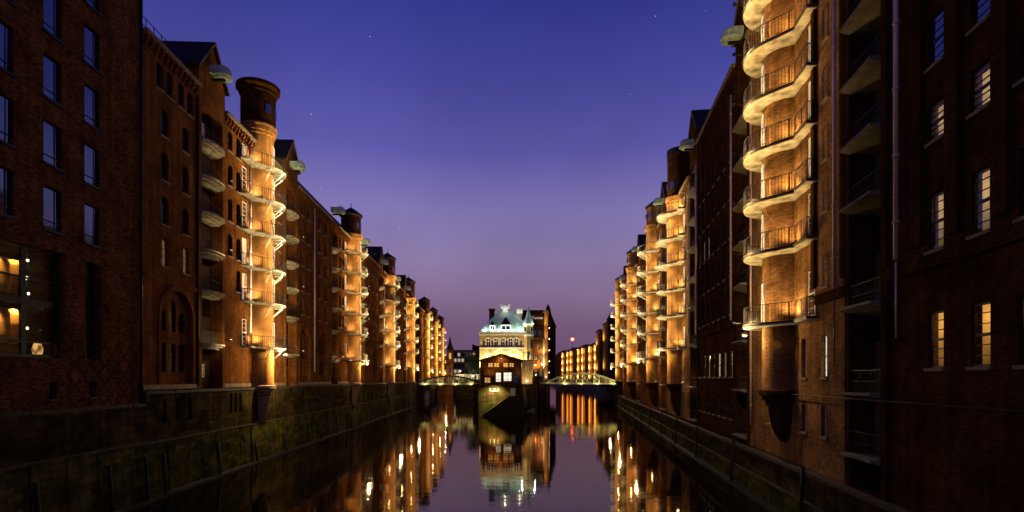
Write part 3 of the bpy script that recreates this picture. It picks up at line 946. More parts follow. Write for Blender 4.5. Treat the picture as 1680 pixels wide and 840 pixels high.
# large glazed hall window with the lit room behind it
gw = MB()
x = big[0]; nb = 4; bw_ = (big[1] - big[0]) / nb
for k in range(nb + 1):
    gw.box(max(big[0], big[0] + k * bw_ - .14), min(big[1], big[0] + k * bw_ + .14), .33, .45, 9.1, 14.75)
for z, h in ((9.1, .16), (9.85, .10), (11.75, .34), (13.05, .1), (14.6, .15)): gw.box(big[0], big[1], .345, .44, z, z + h)
gwo = gw.build('hall_window', 'frame_black', rt)
for k in range(nb):
    q = MB(); xa, xb = big[0] + k * bw_ + .12, big[0] + (k + 1) * bw_ - .12
    q.face([(xa, .39, 9.2), (xb, .39, 9.2), (xb, .39, 14.7), (xa, .39, 14.7)]); q.build('pane', 'glass_clear', gwo)
MB().box(big[0] - .5, big[1] + .3, 4.6, 4.75, 8.9, 15.1).build('room_back_wall', 'wood_dark', rt)
MB().box(big[0] - .5, big[1] + .3, .5, 4.6, 8.85, 9.05).build('room_floor', 'wood_dark', rt)
MB().box(big[0] - .5, big[1] + .3, .5, 4.6, 14.85, 15.0).build('room_ceiling', 'wood_dark', rt)
MB().box(big[1] + .3, big[1] + .4, .5, 4.7, 8.9, 15).build('room_side_wall', 'wood_dark', rt)
MB().box(big[0] - .6, big[0] - .5, .5, 4.7, 8.9, 15).build('room_side_wall', 'wood_dark', rt)
for i, (yy, yv, zz) in enumerate(((25.75, .95, 9.75), (26.75, .95, 9.75), (27.6, 1.0, 9.75), (25.75, .95, 12.2), (26.75, .95, 12.2), (27.6, 1.0, 12.2))):
    MB().lathe([(.02, 0), (.36, .02), (.44, .4), (.46, 1.0), (.42, 1.5), (.30, 1.75), (.02, 1.8)], n_=16).build('copper_vat', 'gold_trim', rt, (A.u(yy), yv, zz))
for zz in (9.65, 12.1): MB().box(A.u(25.1), A.u(28.1), .55, 1.5, zz, zz + .1).build('vat_shelf', 'wood_dark', rt)
for yy, zz in ((26.1, 14.5), (27.3, 14.5), (26.1, 11.75), (27.3, 11.75)):
    light(rt, (A.u(yy), .62, zz), 24, (1, .50, .13), .06, spot=70, aim=(A.u(yy), 1.0, zz - 2))
MB().lathe([(.02, 0), (.2, .02), (.25, .3), (.15, .6), (.02, .62)], n_=12).build('lit_jar', 'lit_warm', rt, (A.u(29.0), .9, 9.3))
for yy, yv, zz in ((28.25, .8, 14.1), (28.5, 1.1, 13.2), (28.3, .8, 12.4), (28.7, 1.2, 13.3), (28.1, .7, 10.6)):
    lp = MB().bar((0, 0, .08), (0, 0, 14.85 - zz), .01, 4).build('pendant_lamp', 'iron', rt, (A.u(yy), yv, zz))
    MB().lathe([(.005, -.07), (.06, -.03), (.06, .04), (.005, .08)], n_=8).build('bulb', 'lamp_soft', lp)
pipe(rt, A.len - .12, 6.5, 36.8, -.1, .07, 'iron')

# ------------------------------------------------------------------ left row of warehouses
EV = 31.3
FL = [11.1, 15.4, 18.7, 22.1, 25.4, 28.7]
ROWS = [(16.0, 18.0), (18.95, 20.95), (22.05, 24.1), (25.2, 27.1), (28.3, 30.1)]
BAYL = [7.25, 10.9, 15.2, 18.5, 21.5, 24.4, 27.3]

L1 = Row('warehouse', 'red brick warehouse with round stair tower and white balconies, nearest on the left bank', 'L', 36.3, 66.0)
wall(L1, 36.3, 43.3, 7.2, EV, (38.95, 41.65), ROWS, .92, .38, string=(7.45, 15.0), arches=((40.5, 2.05, 7.6, 14.5),), pairs_top=True,
     lit={(0, 0): 'lit_dim', (1, 0): 'lit_dim'})
bay(L1, 43.3, 47.6, 7.2, EV, BAYL, seed=1, hood_z=EV + 1.7, lamp=34)
wall(L1, 47.6, 59.3, 7.2, EV, (48.9, 50.5), ROWS, .85, .35, string=(7.45, 15.0), skip=((0, 0),))
bay(L1, 61.9, 66.0, 7.2, EV, BAYL, seed=2, hood_z=EV + 1.2, lamp=34)
wall(L1, 59.3, 61.9, 7.2, EV, (60.4,), ROWS, .8, .35, string=(7.45,))
shell(L1, 7.2, EV, roof='low')
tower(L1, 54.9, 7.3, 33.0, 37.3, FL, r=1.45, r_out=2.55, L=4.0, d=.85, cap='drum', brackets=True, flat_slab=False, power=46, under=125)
pipe(L1.root, L1.u(52.9), 12.5, 31.0, -.12, .07, 'white_paint')
pipe(L1.root, L1.u(43.2), 7.4, 30.5, -.12, .08, 'iron')
q = MB()                                      # roof-edge railing
for k in range(7): q.bar((.4 + k * .9, .5, EV + .1), (.4 + k * .9, .5, EV + 1.35), .03)
q.bar((.4, .5, EV + 1.35), (5.8, .5, EV + 1.35), .03); q.bar((.4, .5, EV + .8), (5.8, .5, EV + .8), .025)
q.build('roof_railing', 'iron', L1.root)

L2 = Row('warehouse', 'red brick warehouse with pale downpipe and two tall arches beyond the nearest tower', 'L', 66.0, 100.6)
wall(L2, 66.0, 79.6, 7.2, EV, (68.0, 70.3, 74.6, 77.4), ROWS, .95, .35, string=(7.45, 15.0), arches=((69.0, 2.0, 7.6, 14.4), (76.3, 2.0, 7.6, 14.4)), pairs_top=False)
bay(L2, 79.6, 83.4, 7.2, EV, BAYL, seed=3, hood_z=EV + 1.4, gable=False, lamp=40)
wall(L2, 83.4, 96.4, 7.2, EV, (84.9, 86.6, 95.6), ROWS, .85, .35, string=(7.45, 15.0))
bay(L2, 96.4, 100.6, 7.2, EV, BAYL, seed=4, hood_z=EV + 1.0, gable=False, lamp=40)
shell(L2, 7.2, EV, roof='steep', peak=3.6)
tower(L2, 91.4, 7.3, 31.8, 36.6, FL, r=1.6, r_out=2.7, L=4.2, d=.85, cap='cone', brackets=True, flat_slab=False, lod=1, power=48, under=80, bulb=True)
pipe(L2.root, L2.u(72.3), 9.0, 30.5, -.14, .10)

L3 = Row('warehouse', 'red brick warehouse whose tower has a darker middle storey, third on the left bank', 'L', 100.6, 134.0)
wall(L3, 100.6, 113.5, 7.2, EV, (102.5, 105, 108.5, 111.3), ROWS, .95, .3, string=(15.0,), arches=((104, 2.0, 7.6, 14.4), (110, 2.0, 7.6, 14.4)))
bay(L3, 113.5, 117.5, 7.2, EV, BAYL, seed=5, hood_z=EV + 1.0, gable=True, lamp=52)
wall(L3, 117.5, 129.6, 7.2, EV, (119, 127.7), ROWS, .85, .3, string=(15.0,))
bay(L3, 129.6, 134, 7.2, EV, BAYL, seed=6, hood_z=EV + .5, gable=False, lamp=52)
shell(L3, 7.2, EV, roof='steep', peak=3.6)
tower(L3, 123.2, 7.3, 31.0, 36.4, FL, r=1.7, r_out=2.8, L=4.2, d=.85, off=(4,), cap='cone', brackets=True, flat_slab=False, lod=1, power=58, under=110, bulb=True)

L4 = Row('warehouse', 'red brick warehouse with pointed tower cap standing next to the left bridge', 'L', 134.0, 168.0)
wall(L4, 134, 145, 7.2, EV, (136, 138.7, 141.5, 143.5), ROWS, .95, .3, string=(15.0,))
bay(L4, 145, 149.2, 7.2, EV, BAYL, seed=7, hood_z=EV + .8, lamp=62)
wall(L4, 149.2, 168, 7.2, EV, (150.5, 158.5, 161, 164), ROWS, .9, .3, string=(15.0,))
shell(L4, 7.2, EV, roof='steep', peak=3.6)
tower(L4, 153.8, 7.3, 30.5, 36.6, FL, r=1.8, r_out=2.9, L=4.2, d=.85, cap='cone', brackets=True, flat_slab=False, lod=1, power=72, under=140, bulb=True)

far_lab = ('brick warehouse with a lamp-lit tower, first beyond the left bridge', 'brick warehouse with a lamp-lit tower, second beyond the left bridge',
           'brick warehouse with a lamp-lit tower, farthest in the left row')
for i, (ya, yc, yb) in enumerate(((178, 190, 203), (203.2, 217.5, 231), (231.2, 245, 259))):
    b = Row('warehouse', far_lab[i], 'L', ya, yb)
    wall(b, ya, yb - 5, 6.8, EV, [ya + 2 + k * 3.4 for k in range(6)], ROWS, 1.0, .3, lit={(0, 1): 'lit_dim'})
    bay(b, yb - 5, yb, 6.8, EV, BAYL, seed=8 + i, hood_z=EV + .6, lamp=80)
    shell(b, 6.8, EV, roof='steep', peak=4.6)
    tower(b, yc, 7.3, 30.5, 36.6, FL, r=1.9, r_out=3.0, L=4.2, d=.85, cap='cone', flat_slab=False, lod=2, power=120, under=150, bulb=True, two=False)

# ------------------------------------------------------------------ right row
ER = 34.0
FR = [11.4, 15.7, 18.8, 21.9, 25.0, 28.1, 31.2]
BAYR = [4.6, 7.4, 11.3, 15.9, 18.7, 21.5, 24.3, 27.2, 30.1]
R1 = Row('warehouse', 'large brown brick warehouse with stacked round concrete balconies on the near right', 'R', 11.0, 45.0)
RR = [(8.4, 10.4), (12.6, 14.6), (16.5, 17.85), (19.2, 21.0), (22.3, 24.2), (25.4, 27.3), (28.5, 30.4)]
lw = {(c, 0): 'lit_warm' for c in range(3)}
lw.update({(0, 1): 'lit_pale', (1, 1): 'lit_pale', (1, 2): 'lit_pale', (2, 2): 'lit_pale', (2, 1): 'lit_pale'})
wall(R1, 11.0, 22.4, 3.0, ER, (13.4, 15.3, 17.25, 19.45), RR, .86, .0, mat='brick_brown', frame='frame_black', style='sash', wy=.07,
     lit={k: 'glass_clear' for k in ((1, 0), (2, 0), (3, 0), (2, 1), (3, 1), (2, 2), (3, 2))})
bay(R1, 22.4, 26.0, 3.0, ER, BAYR, mat='brick_brown', style='flat', seed=21, gable=False)
wall(R1, 26.0, 41.4, 3.0, ER, (28.6, 31.2, 37.4), [(5.0, 6.6), (8.1, 10.3)], .72, .0, mat='brick_ochre', frame='white_paint', style='sash',
     lit={(0, 1): 'lit_white', (1, 1): 'lit_dim'}, corn=True)
for z in RR[1:]:
    window(R1.root, R1.u(28.4), z[0] + .2, .7, 1.7, -.02, 'glass_dark', 'frame_black', 'sash', sill=True)
bay(R1, 41.4, 45.0, 3.0, ER, [3.6, 7.2, 11.0, 15.4, 18.6, 21.8, 25, 28.2], mat='brick_brown', style='flat', seed=22, hood_z=ER + .8)
shell(R1, 3.0, ER, roof='low', depth=16)
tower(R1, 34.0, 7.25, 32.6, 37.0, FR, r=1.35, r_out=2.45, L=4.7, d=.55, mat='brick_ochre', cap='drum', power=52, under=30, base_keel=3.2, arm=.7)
for y0_, y1_ in ((18.1, 18.75), (20.1, 20.75), (15.95, 16.6), (14.0, 14.6), (26.1, 26.5), (29.5, 29.9)):
    xa, xb = R1.span(y0_, y1_)
    MB().box(xa, xb, -.16, -.002, 12.9, ER - 1.4).build('pilaster', 'brick_brown', R1.root)
xa, xb = R1.span(11.0, 22.3); MB().box(xa, xb, -.2, -.002, 11.95, 12.45).build('string_course', 'brick_brown', R1.root)
xa, xb = R1.span(26.05, 29.3); MB().box(xa, xb, -.2, -.002, 11.95, 12.45).build('string_course', 'brick_brown', R1.root)
xa, xb = R1.span(11.0, 32.4); MB().bar((xa, -.26, 7.1), (xb, -.26, 7.1), .035, 8).build('service_pipe', 'coping', R1.root)
pipe(R1.root, R1.u(26.85), 12.5, 33, -.24, .085); pipe(R1.root, R1.u(26.85), 8.6, 12.4, -.24, .03, 'iron', 'thin_pipe')
pipe(R1.root, R1.u(21.45), 12.7, 33, -.26, .095); pipe(R1.root, R1.u(21.45), 9.6, 12.6, -.26, .035, 'pipe_zinc', 'thin_pipe')
pipe(R1.root, R1.u(40.6), 4.6, 30, -.2, .07)

def lit_room(b, y, z, w, h, col, power, seed):
    """a shallow lit room behind one window: back wall, gathered curtain, shelf and lamp"""
    rnd = random.Random(seed); x = b.u(y)
    MB().box(x - .8, x + .8, 1.40, 1.45, z - .3, z + h + .3).build('room_wall', 'room_paint', b.root)
    for s in (-1, 1): MB().box(x + s * .8, x + s * .85, .36, 1.45, z - .3, z + h + .3).build('room_side', 'room_paint', b.root)
    MB().box(x - .8, x + .8, .36, 1.45, z - .35, z - .3).build('room_floor', 'wood_dark', b.root); MB().box(x - .8, x + .8, .36, 1.45, z + h + .3, z + h + .35).build('room_ceiling', 'room_paint', b.root)
    q = MB(); n_ = 14; x0 = x - w * .5 if rnd.random() < .6 else x - w * .05; ww = w * rnd.uniform(.4, .6)
    pts = [(x0 + ww * k / n_, .55 + .045 * math.sin(k * 1.9 + seed)) for k in range(n_ + 1)]
    for (xa, ya), (xb, yb) in zip(pts[:-1], pts[1:]): q.face([(xa, ya, z), (xb, yb, z), (xb, yb, z + h), (xa, ya, z + h)])
    q.build('curtain', 'curtain_cloth', b.root)
    zs = z + h * rnd.uniform(.3, .5); MB().box(x - .75, x + .75, 1.1, 1.38, zs, zs + .04).build('shelf', 'wood_dark', b.root)
    for k in range(5):
        xx = x - .6 + k * .27; hh = rnd.uniform(.15, .42)
        MB().box(xx, xx + .18, 1.15, 1.35, zs + .045, zs + .045 + hh).build('shelf_box', rnd.choice(('wood_dark', 'gold_trim', 'curtain_cloth')), b.root)
    lp = MB().bar((0, 0, .1), (0, 0, .5), .01, 4).build('ceiling_lamp', 'iron', b.root, (x + .15, .9, z + h - .2)); MB().lathe([(.005, -.05), (.07, 0), (.05, .08)], n_=8).build('bulb', 'lamp_soft', lp)
    light(b.root, (x + .1, .82, z + h - .35), power * 2.2, col, .15)
plain('room_paint', (0.55, 0.42, 0.22), 0.8, var=0.2, scale=3)
plain('curtain_cloth', (0.50, 0.26, 0.08), 0.8, var=0.3, scale=5)
for k, (y, ri, col, pw) in enumerate(((15.3, 0, (1, .6, .2), 1.3), (17.25, 0, (1, .62, .22), 1.5), (19.45, 0, (1, .66, .26), 1.4), (17.25, 1, (1, .86, .62), .9), (19.45, 1, (1, .86, .62), .8), (17.25, 2, (1, .86, .66), .8), (19.45, 2, (1, .86, .66), .7))):
    lit_room(R1, y, RR[ri][0], .8, RR[ri][1] - RR[ri][0], col, pw, k)

R2 = Row('warehouse', 'dark brown brick warehouse with tall vertical piers behind the near round balconies', 'R', 45.1, 60.2)
cols = [46.9 + k * 2.1 for k in range(7)]
rows2 = [(4.6, 6.2), (8.2, 10.4)]
wall(R2, 45.1, 60.2, 3.0, ER, cols, rows2 + [(13.6, 15.8), (16.9, 19.1), (20.2, 22.4), (23.5, 25.7), (26.8, 29.0)], .95, 0, mat='brick_brown', frame='frame_black', style='sash', wy=.06,
     lit={(1, 1): 'lit_dim', (2, 1): 'lit_pale', (4, 1): 'lit_dim', (4, 4): 'lit_pale', (5, 4): 'lit_pale', (6, 4): 'lit_warm'})
for k in range(8):
    xa, xb = R2.span(45.5 + k * 2.1, 46.1 + k * 2.1)
    MB().box(xa, xb, -.15, -.002, 13.0, ER - .9).build('pier', 'brick_brown', R2.root)
xa, xb = R2.span(45.1, 60.2); MB().box(xa, xb, -.36, -.002, 12.4, 12.9).build('string_course', 'brick_brown', R2.root)
shell(R2, 3.0, ER, roof='low', mat='brick_brown')
pipe(R2.root, R2.u(45.4), 12.9, 31.5, -.4, .085); pipe(R2.root, R2.u(59.9), 12.9, 31.5, -.4, .10)

FR2 = [12.0, 16.2, 19.5, 22.9, 26.1, 29.4]
R3 = Row('warehouse', 'brick warehouse with concrete-balcony round tower and dark plain drum, middle of the right bank', 'R', 60.3, 83.0)
bay(R3, 60.3, 64.6, 3.0, ER, [3.4, 7.2, 12, 16.2, 19.5, 22.9, 26.1, 29.4], mat='brick_brown', style='flat', seed=23, hood_z=ER + .4, lamp=26)
wall(R3, 64.6, 83.0, 3.0, ER - 2, (66.4, 68.4, 77.5, 80.0), [(8.2, 10.6), (4.4, 6.4)] + [(z + .8, z + 2.6) for z in FR2[1:]], .75, 0, mat='brick_ochre', frame='white_paint', style='sash')
shell(R3, 3.0, ER - 2, roof='low')
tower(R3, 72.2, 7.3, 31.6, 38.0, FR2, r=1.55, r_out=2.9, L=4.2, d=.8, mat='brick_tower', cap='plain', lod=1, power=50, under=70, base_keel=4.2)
pipe(R3.root, R3.u(65.0), 12, 31, -.2, .09)

R4 = Row('warehouse', 'brick warehouse with roofed polygonal tower and green copper hood on the right bank', 'R', 83.1, 108.0)
bay(R4, 83.1, 87.2, 3.0, ER, [3.4, 7.2, 11.5, 16.0, 19.3, 22.6, 25.9, 29.2], mat='brick_red', style='flat', seed=24, hood_z=ER + 1.2, lamp=34)
wall(R4, 87.2, 108, 3.0, ER - 1, (89, 98, 101, 104.5), [(7.8, 10.4)] + ROWS, .85, .2)
shell(R4, 3.0, ER - 1, roof='steep', peak=3.2)
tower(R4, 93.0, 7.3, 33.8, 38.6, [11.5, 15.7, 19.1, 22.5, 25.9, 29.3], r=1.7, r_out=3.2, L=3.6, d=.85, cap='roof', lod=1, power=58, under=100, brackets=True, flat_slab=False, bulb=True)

R5 = Row('warehouse', 'brick warehouse with lamp-lit roofed tower, fourth round tower on the right bank', 'R', 108.1, 140)
bay(R5, 114, 118.2, 3.0, ER, [3.4, 7.2, 11.5, 16.0, 19.3, 22.6, 25.9, 29.2], mat='brick_red', style='flat', seed=25, hood_z=ER + 1.2, lamp=44)
wall(R5, 118.2, 140, 3.0, ER - 1, (120, 130, 133, 136.5), [(7.8, 10.4)] + ROWS, .9, .2)
wall(R5, 108.1, 114, 3.0, ER - 1, (109.8, 112.2), [(7.8, 10.4)] + ROWS, .9, .2)
shell(R5, 3.0, ER - 1, roof='steep', peak=3.2)
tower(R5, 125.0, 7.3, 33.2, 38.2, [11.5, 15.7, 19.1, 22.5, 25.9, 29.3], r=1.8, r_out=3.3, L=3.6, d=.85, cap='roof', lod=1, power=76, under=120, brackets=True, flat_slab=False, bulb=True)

R6 = Row('warehouse', 'brick warehouse with lamp-lit tower and dark gable end beside the right bridge', 'R', 140.1, 182)
bay(R6, 146, 150.4, 3.0, ER, [3.4, 7.2, 11.5, 16.0, 19.3, 22.6, 25.9, 29.2], mat='brick_red', style='flat', seed=26, hood_z=ER + 1.0, lamp=60)
wall(R6, 150.4, 182, 3.0, ER - 1, (152, 162, 166, 170, 174, 178), [(7.8, 10.4)] + ROWS, .9, .2)
wall(R6, 140.1, 146, 3.0, ER - 1, (141.8, 144.2), [(7.8, 10.4)] + ROWS, .9, .2)
shell(R6, 3.0, ER - 1, roof='steep', peak=4.5)
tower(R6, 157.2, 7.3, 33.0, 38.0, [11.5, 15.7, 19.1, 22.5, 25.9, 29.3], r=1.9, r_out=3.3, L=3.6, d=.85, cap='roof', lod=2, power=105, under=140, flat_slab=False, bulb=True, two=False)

# ------------------------------------------------------------------ island with its little castle between the two bridges
isl = thing('island_quay', 'stone quay nose of the island, lit by one wall lamp', 'quay wall', (0, 121, 0))
NOSE = [(-7.4, 0), (2.5, 0), (4.6, 22), (8.8, 51), (12, 140), (-16, 140), (-10.3, 51), (-8.6, 22)]
MB().prism(NOSE, -1, 6.7).build('wall_body', 'quay_stone', isl)
x = -7.4
while x < 2.3:
    w = min(1.4, 2.5 - x)
    MB().box(x + .01, x + w - .01, -.14, .5, 6.7, 6.92).build('coping_stone', 'coping', isl); x += w
x = -7.2
for k in range(7):
    MB().box(-7.35 + k * 1.0, -7.35 + k * 1.0 + .96, -.12 - random.uniform(0, .06), -.002, -.5, 3.0 + random.uniform(-.5, .6)).build('wall_panel', 'algae_stone', isl)
for t in (.04, .14, .26, .36, .5, .62, .74, .86):
    px, py = (2.5 + 2.1 * t * 2, 22 * t * 2) if t < .5 else (4.6 + 4.2 * (t * 2 - 1), 22 + 29 * (t * 2 - 1))
    MB().bar((px + .3, py, -1), (px + .2, py, 4.6 + random.uniform(-.6, 1.0)), .2, 8).build('fender_post', 'timber', isl)
for t in (.2, .5, .8):
    MB().bar((-7.4 - 1.2 * t - .3, 22 * t, -1), (-7.4 - 1.2 * t - .2, 22 * t, 4.8), .2, 8).build('fender_post', 'timber', isl)
wlmp = MB().box(-.12, .12, -.3, 0, -.1, .25).bar((-.9, -.15, -.2), (.9, -.15, -.2), .05).box(-.95, -.8, -.25, -.05, -.2, .35).box(.8, .95, -.25, -.05, -.2, .35).build('wall_lamp', 'plaster', isl, (-3.9, -.02, 5.6))
MB().box(-.1, .1, -.32, -.303, -.05, .2).build('lens', 'lamp_soft', wlmp)
light(isl, (-3.9, -2.0, 5.8), 230, (1, .8, .36), .12, spot=140, aim=(-3.9, .6, 3.4))
MB().box(-.35, .75, -1.0, -.02, 4.35, 6.0).build('gate_box', 'plaster', isl)
light(isl, (4.4, 1.2, 6.4), 25, (1, .75, .35), .12, spot=140, aim=(3.2, 6, 3))
st = MB(); n_ = 22; poly = [(-6.4, -.6)]
for k in range(n_):
    xa = -6.4 + 6.0 * k / n_; za = .1 + 4.2 * (k + 1) / n_
    poly += [(xa, za), (xa + 6.0 / n_, za)]
poly += [(2.3, 4.3), (2.3, -.6)]
so = thing('stone_stairs', 'dark stone stairs running down to the water at the island nose', 'stairs', (0, 118.6, 0))
st.prism_y(poly, 0, 2.2); st.build('flight', 'timber', so)
q = MB()
for k in range(n_):
    xa = -6.4 + 6.0 * k / n_; za = .1 + 4.2 * (k + 1) / n_
    MB().box(xa - .03, xa + .30, -.04, 2.2, za + .004, za + .07).build('step', 'coping', so)
pon = thing('mooring_ledge', 'low pale timber mooring ledge on the right flank of the island', 'ledge', (3.1, 124, 0), R(-5))
MB().box(0.2, 1.5, 0, 18, .25, .5).build('deck', 'coping', pon); MB().box(.25, .4, .2, 17.8, -1, .25).build('beam', 'timber', pon); MB().box(1.3, 1.45, .2, 17.8, -1, .25).build('beam', 'timber', pon)

# low brick hall in front of the castle
H = thing('brick_hall', 'low gabled brick hall with lit windows in front of the little castle', 'house', (0, 135, 0))
ops = [(-5.9, -4.65, 10.95, 12.0, 0), (-4.42, -3.2, 10.95, 12.0, 0), (-2.15, -.92, 10.95, 12.0, 0), (-.7, .5, 10.95, 12.0, 0),
       (-4.0, -2.7, 7.3, 9.6, 0), (-2.1, -.1, 7.5, 9.65, 0), (-6.75, -5.3, 7.05, 8.4, 0), (.35, 1.45, 7.05, 9.5, 0)]
mb = facade(MB(), -7.8, 2.35, 6.7, 12.6, ops, .25)
mb.face([(-7.8, 0, 12.6), (2.35, 0, 12.6), (-2.7, 0, 14.0)])
mb.build('wall', 'brick_brown', H)
MB().box(-7.79, -7.5, .25, 22, 6.7, 12.6).build('side_wall', 'brick_brown', H); MB().box(2.05, 2.34, .25, 22, 6.7, 12.6).build('side_wall', 'brick_brown', H)
MB().box(-7.5, 2.05, 1.2, 1.4, 6.7, 12.5).build('inner_wall', 'brick_black', H)
MB().prism_y([(-8.1, 12.5), (-2.7, 14.02), (2.65, 12.5), (2.65, 12.75), (-2.7, 14.3), (-8.1, 12.75)], -.35, 22).build('roof', 'roof_slate', H)
gl = ['lit_warm', 'lit_warm', 'lit_warm', 'lit_warm', 'lit_white', 'lit_white', 'lit_warm', 'glass_dark']
for o_, g in zip(ops, gl): window(H, (o_[0] + o_[1]) / 2, o_[2], o_[1] - o_[0], o_[3] - o_[2], .14, g, 'frame_black' if g != 'lit_white' else 'white_paint', 'cross', sill=False, bar=.09)
gb = MB().bar((0, 0, 0), (0, -.4, .05), .03, 6).box(-.12, .12, -.55, -.3, -.12, .02).build('gable_lamp', 'iron', H, (-2.7, 0, 13.2))
MB().box(-.1, .1, -.53, -.32, -.14, -.123).build('lens', 'lamp_glow', gb)
light(H, (-2.7, -1.0, 12.95), 40, (1, .6, .2), .1, spot=150, aim=(-2.7, .6, 12.2))
light(H, (-5.2, -1.6, 9.6), 22, (1, .6, .2), .1, spot=140, aim=(-5.2, .5, 10.9)); light(H, (1.7, -1.6, 9.4), 8, (1, .7, .3), .1, spot=140, aim=(1.7, .5, 10.2))
for x in (-4.9, -7.0): MB().box(x - .12, x + .12, -.16, -.003, 6.75, 10.6).build('pilaster', 'brick_brown', H)
q = MB()
for k in range(28): q.bar((-7.6 + k * .36, -12.5, 6.93), (-7.6 + k * .36, -12.5, 7.9), .025)
q.bar((-7.6, -12.5, 7.9), (2.2, -12.5, 7.9), .035)
rr = thing('quay_railing', 'thin iron railing along the island quay edge below the brick hall', 'railing'); q.build('bars', 'iron', rr, (0, 135, 0))

an = thing('pale_annex', 'narrow pale plastered annex with lit pilasters right of the brick hall', 'house', (0, 141, 0))
mb = facade(MB(), 2.5, 5.3, 6.7, 12.7, [(3.3, 4.5, 7.2, 11.6, .2)], .25); mb.build('wall', 'brick_pale', an)
window(an, 3.9, 7.2, 1.2, 4.4, .15, 'lit_dim', 'frame_black', 'cross', sill=False)
MB().box(2.4, 5.45, -.2, 14, 12.7, 12.95).build('roof', 'stone_trim', an); MB().box(5.0, 5.28, .25, 14, 6.7, 12.69).build('side_wall', 'brick_pale', an)
MB().box(2.52, 5.0, 1, 1.2, 6.7, 12.6).build('inner_wall', 'brick_black', an)
for x in (2.75, 4.95): MB().box(x - .22, x + .22, -.18, -.003, 6.7, 12.65).build('pilaster', 'brick_pale', an)
light(an, (3.9, -2.4, 7.3), 40, (1, .78, .4), .15, spot=140, aim=(3.9, 0, 9.5))

# the castle
K = thing('water_castle', 'small floodlit castle-like house with green copper roof and corner turret on the island', 'castle', (0, 165, 0))
up = [(-7.1, 1.25), (-4.78, 1.25), (-2.75, 1.25), (-.46, 1.25), (1.3, 1.25)]
ops = [(x - w / 2, x + w / 2, 17.7, 20.3, .62) for x, w in up] + [(x - .28, x + .28, 17.9, 19.6, .05) for x in (-8.5, -5.92, -1.6, 2.75)]
ops += [(-5.35, -2.3, 12.5, 16.7, .9), (-1.3, 2.5, 12.5, 16.7, .9), (-8.1, -6.1, 12.5, 15.8, .3)]
ops += [(-8.6, -7.6, 8.0, 11.0, .2), (3.0, 3.7, 14, 16.4, .3)]
mb = facade(MB(), -9.7, 4.4, 6.7, 22.1, ops, .35); mb.build('wall', 'brick_pale', K)
for x, w in up: window(K, x, 17.7, w, 2.6, .25, 'glass_dark', 'white_paint', 'cross', bar=.12, sill=False)
for x in (-8.5, -5.92, -1.6, 2.75): window(K, x, 17.9, .56, 1.7, .25, 'glass_dark', 'wood_dark', 'none', sill=False)
for xa, xb in ((-5.35, -2.3), (-1.3, 2.5)):
    for k in (0, 1):
        wd = (xb - xa) / 2
        window(K, xa + wd * (k + .5), 12.5, wd - .1, 4.2, .25, 'lit_dim', 'white_paint', 'cross', bar=.22, sill=False)
window(K, -7.1, 12.5, 2.0, 3.3, .25, 'lit_pale', 'white_paint', 'cross', bar=.2, sill=False)
window(K, -8.1, 8.0, 1.0, 3.0, .25, 'glass_dark', 'white_paint', 'cross', sill=False); window(K, 3.35, 14, .7, 2.4, .25, 'glass_dark', 'white_paint', 'cross', sill=False)
for x, w in up:                               # pale hood moulds
    q = MB()
    for k in range(10):
        a0, a1 = math.pi * k / 10, math.pi * (k + 1) / 10
        q.prism_y([(x + r_ * math.cos(a), 19.68 + r_ * math.sin(a)) for r_, a in ((.68, a0), (.95, a0), (.95, a1), (.68, a1))], -.14, -.003)
    q.build('hood_mould', 'plaster', K)
for xa, xb in ((-5.35, -2.3), (-1.3, 2.5)):
    q = MB(); c = (xa + xb) / 2; h = (xb - xa) / 2
    for k in range(10):
        t0, t1 = -1 + .2 * k, -1 + .2 * (k + 1)
        f = lambda t, e: (c + h * t * (1 + e * .12), 16.75 - .95 * t * t + e * .35)
        q.prism_y([f(t0, 0), f(t1, 0), f(t1, 1), f(t0, 1)], -.14, -.003)
    q.build('hood_mould', 'plaster', K)
for x in (-9.45, -6.0, -1.85, 3.1): MB().box(x - .3, x + .3, -.2, -.004, 6.7, 17.2).build('pilaster', 'brick_pale', K)
MB().box(-9.9, 4.4, -.3, -.002, 17.2, 17.45).build('string_course', 'plaster', K)
MB().box(-9.9, 4.4, -.35, .3, 21.2, 21.5).build('string_course', 'plaster', K)
MB().box(-10.0, 4.6, -.55, .3, 21.75, 22.15).build('cornice', 'plaster', K)
MB().box(-9.69, -9.3, .35, 14, 6.7, 22.1).build('side_wall', 'brick_pale', K); MB().box(5.8, 6.2, .35, 14, 6.7, 22.1).build('side_wall', 'brick_pale', K)
MB().box(4.4, 5.9, .4, .7, 6.7, 22.1).build('corner_wall', 'brick_pale', K); MB().box(-9.3, 5.8, 13.7, 14, 6.7, 22.1).build('back_wall', 'brick_pale', K)
MB().box(-9.3, 4.4, 1.4, 1.6, 6.7, 22).build('inner_wall', 'brick_black', K)
rings = [(-10.1, 6.3, -.6, 14.5, 22.16), (-8.9, 5.3, .5, 13.4, 23.2), (-7.2, 3.6, 2.2, 11.8, 25.6), (-4.0, .2, 4.8, 9.2, 29.2), (-3.9, .1, 5.2, 8.8, 29.3)]
q = MB()
for (a, b_, c, d, z), (a2, b2, c2, d2, z2) in zip(rings[:-1], rings[1:]):
    P, Q = [(a, c, z), (b_, c, z), (b_, d, z), (a, d, z)], [(a2, c2, z2), (b2, c2, z2), (b2, d2, z2), (a2, d2, z2)]
    for k in range(4): q.face([P[k], P[(k + 1) % 4], Q[(k + 1) % 4], Q[k]])
q.face([(-3.9, 5.2, 29.3), (.1, 5.2, 29.3), (.1, 8.8, 29.3), (-3.9, 8.8, 29.3)])
rf = q.build('roof', 'copper_pale', K)
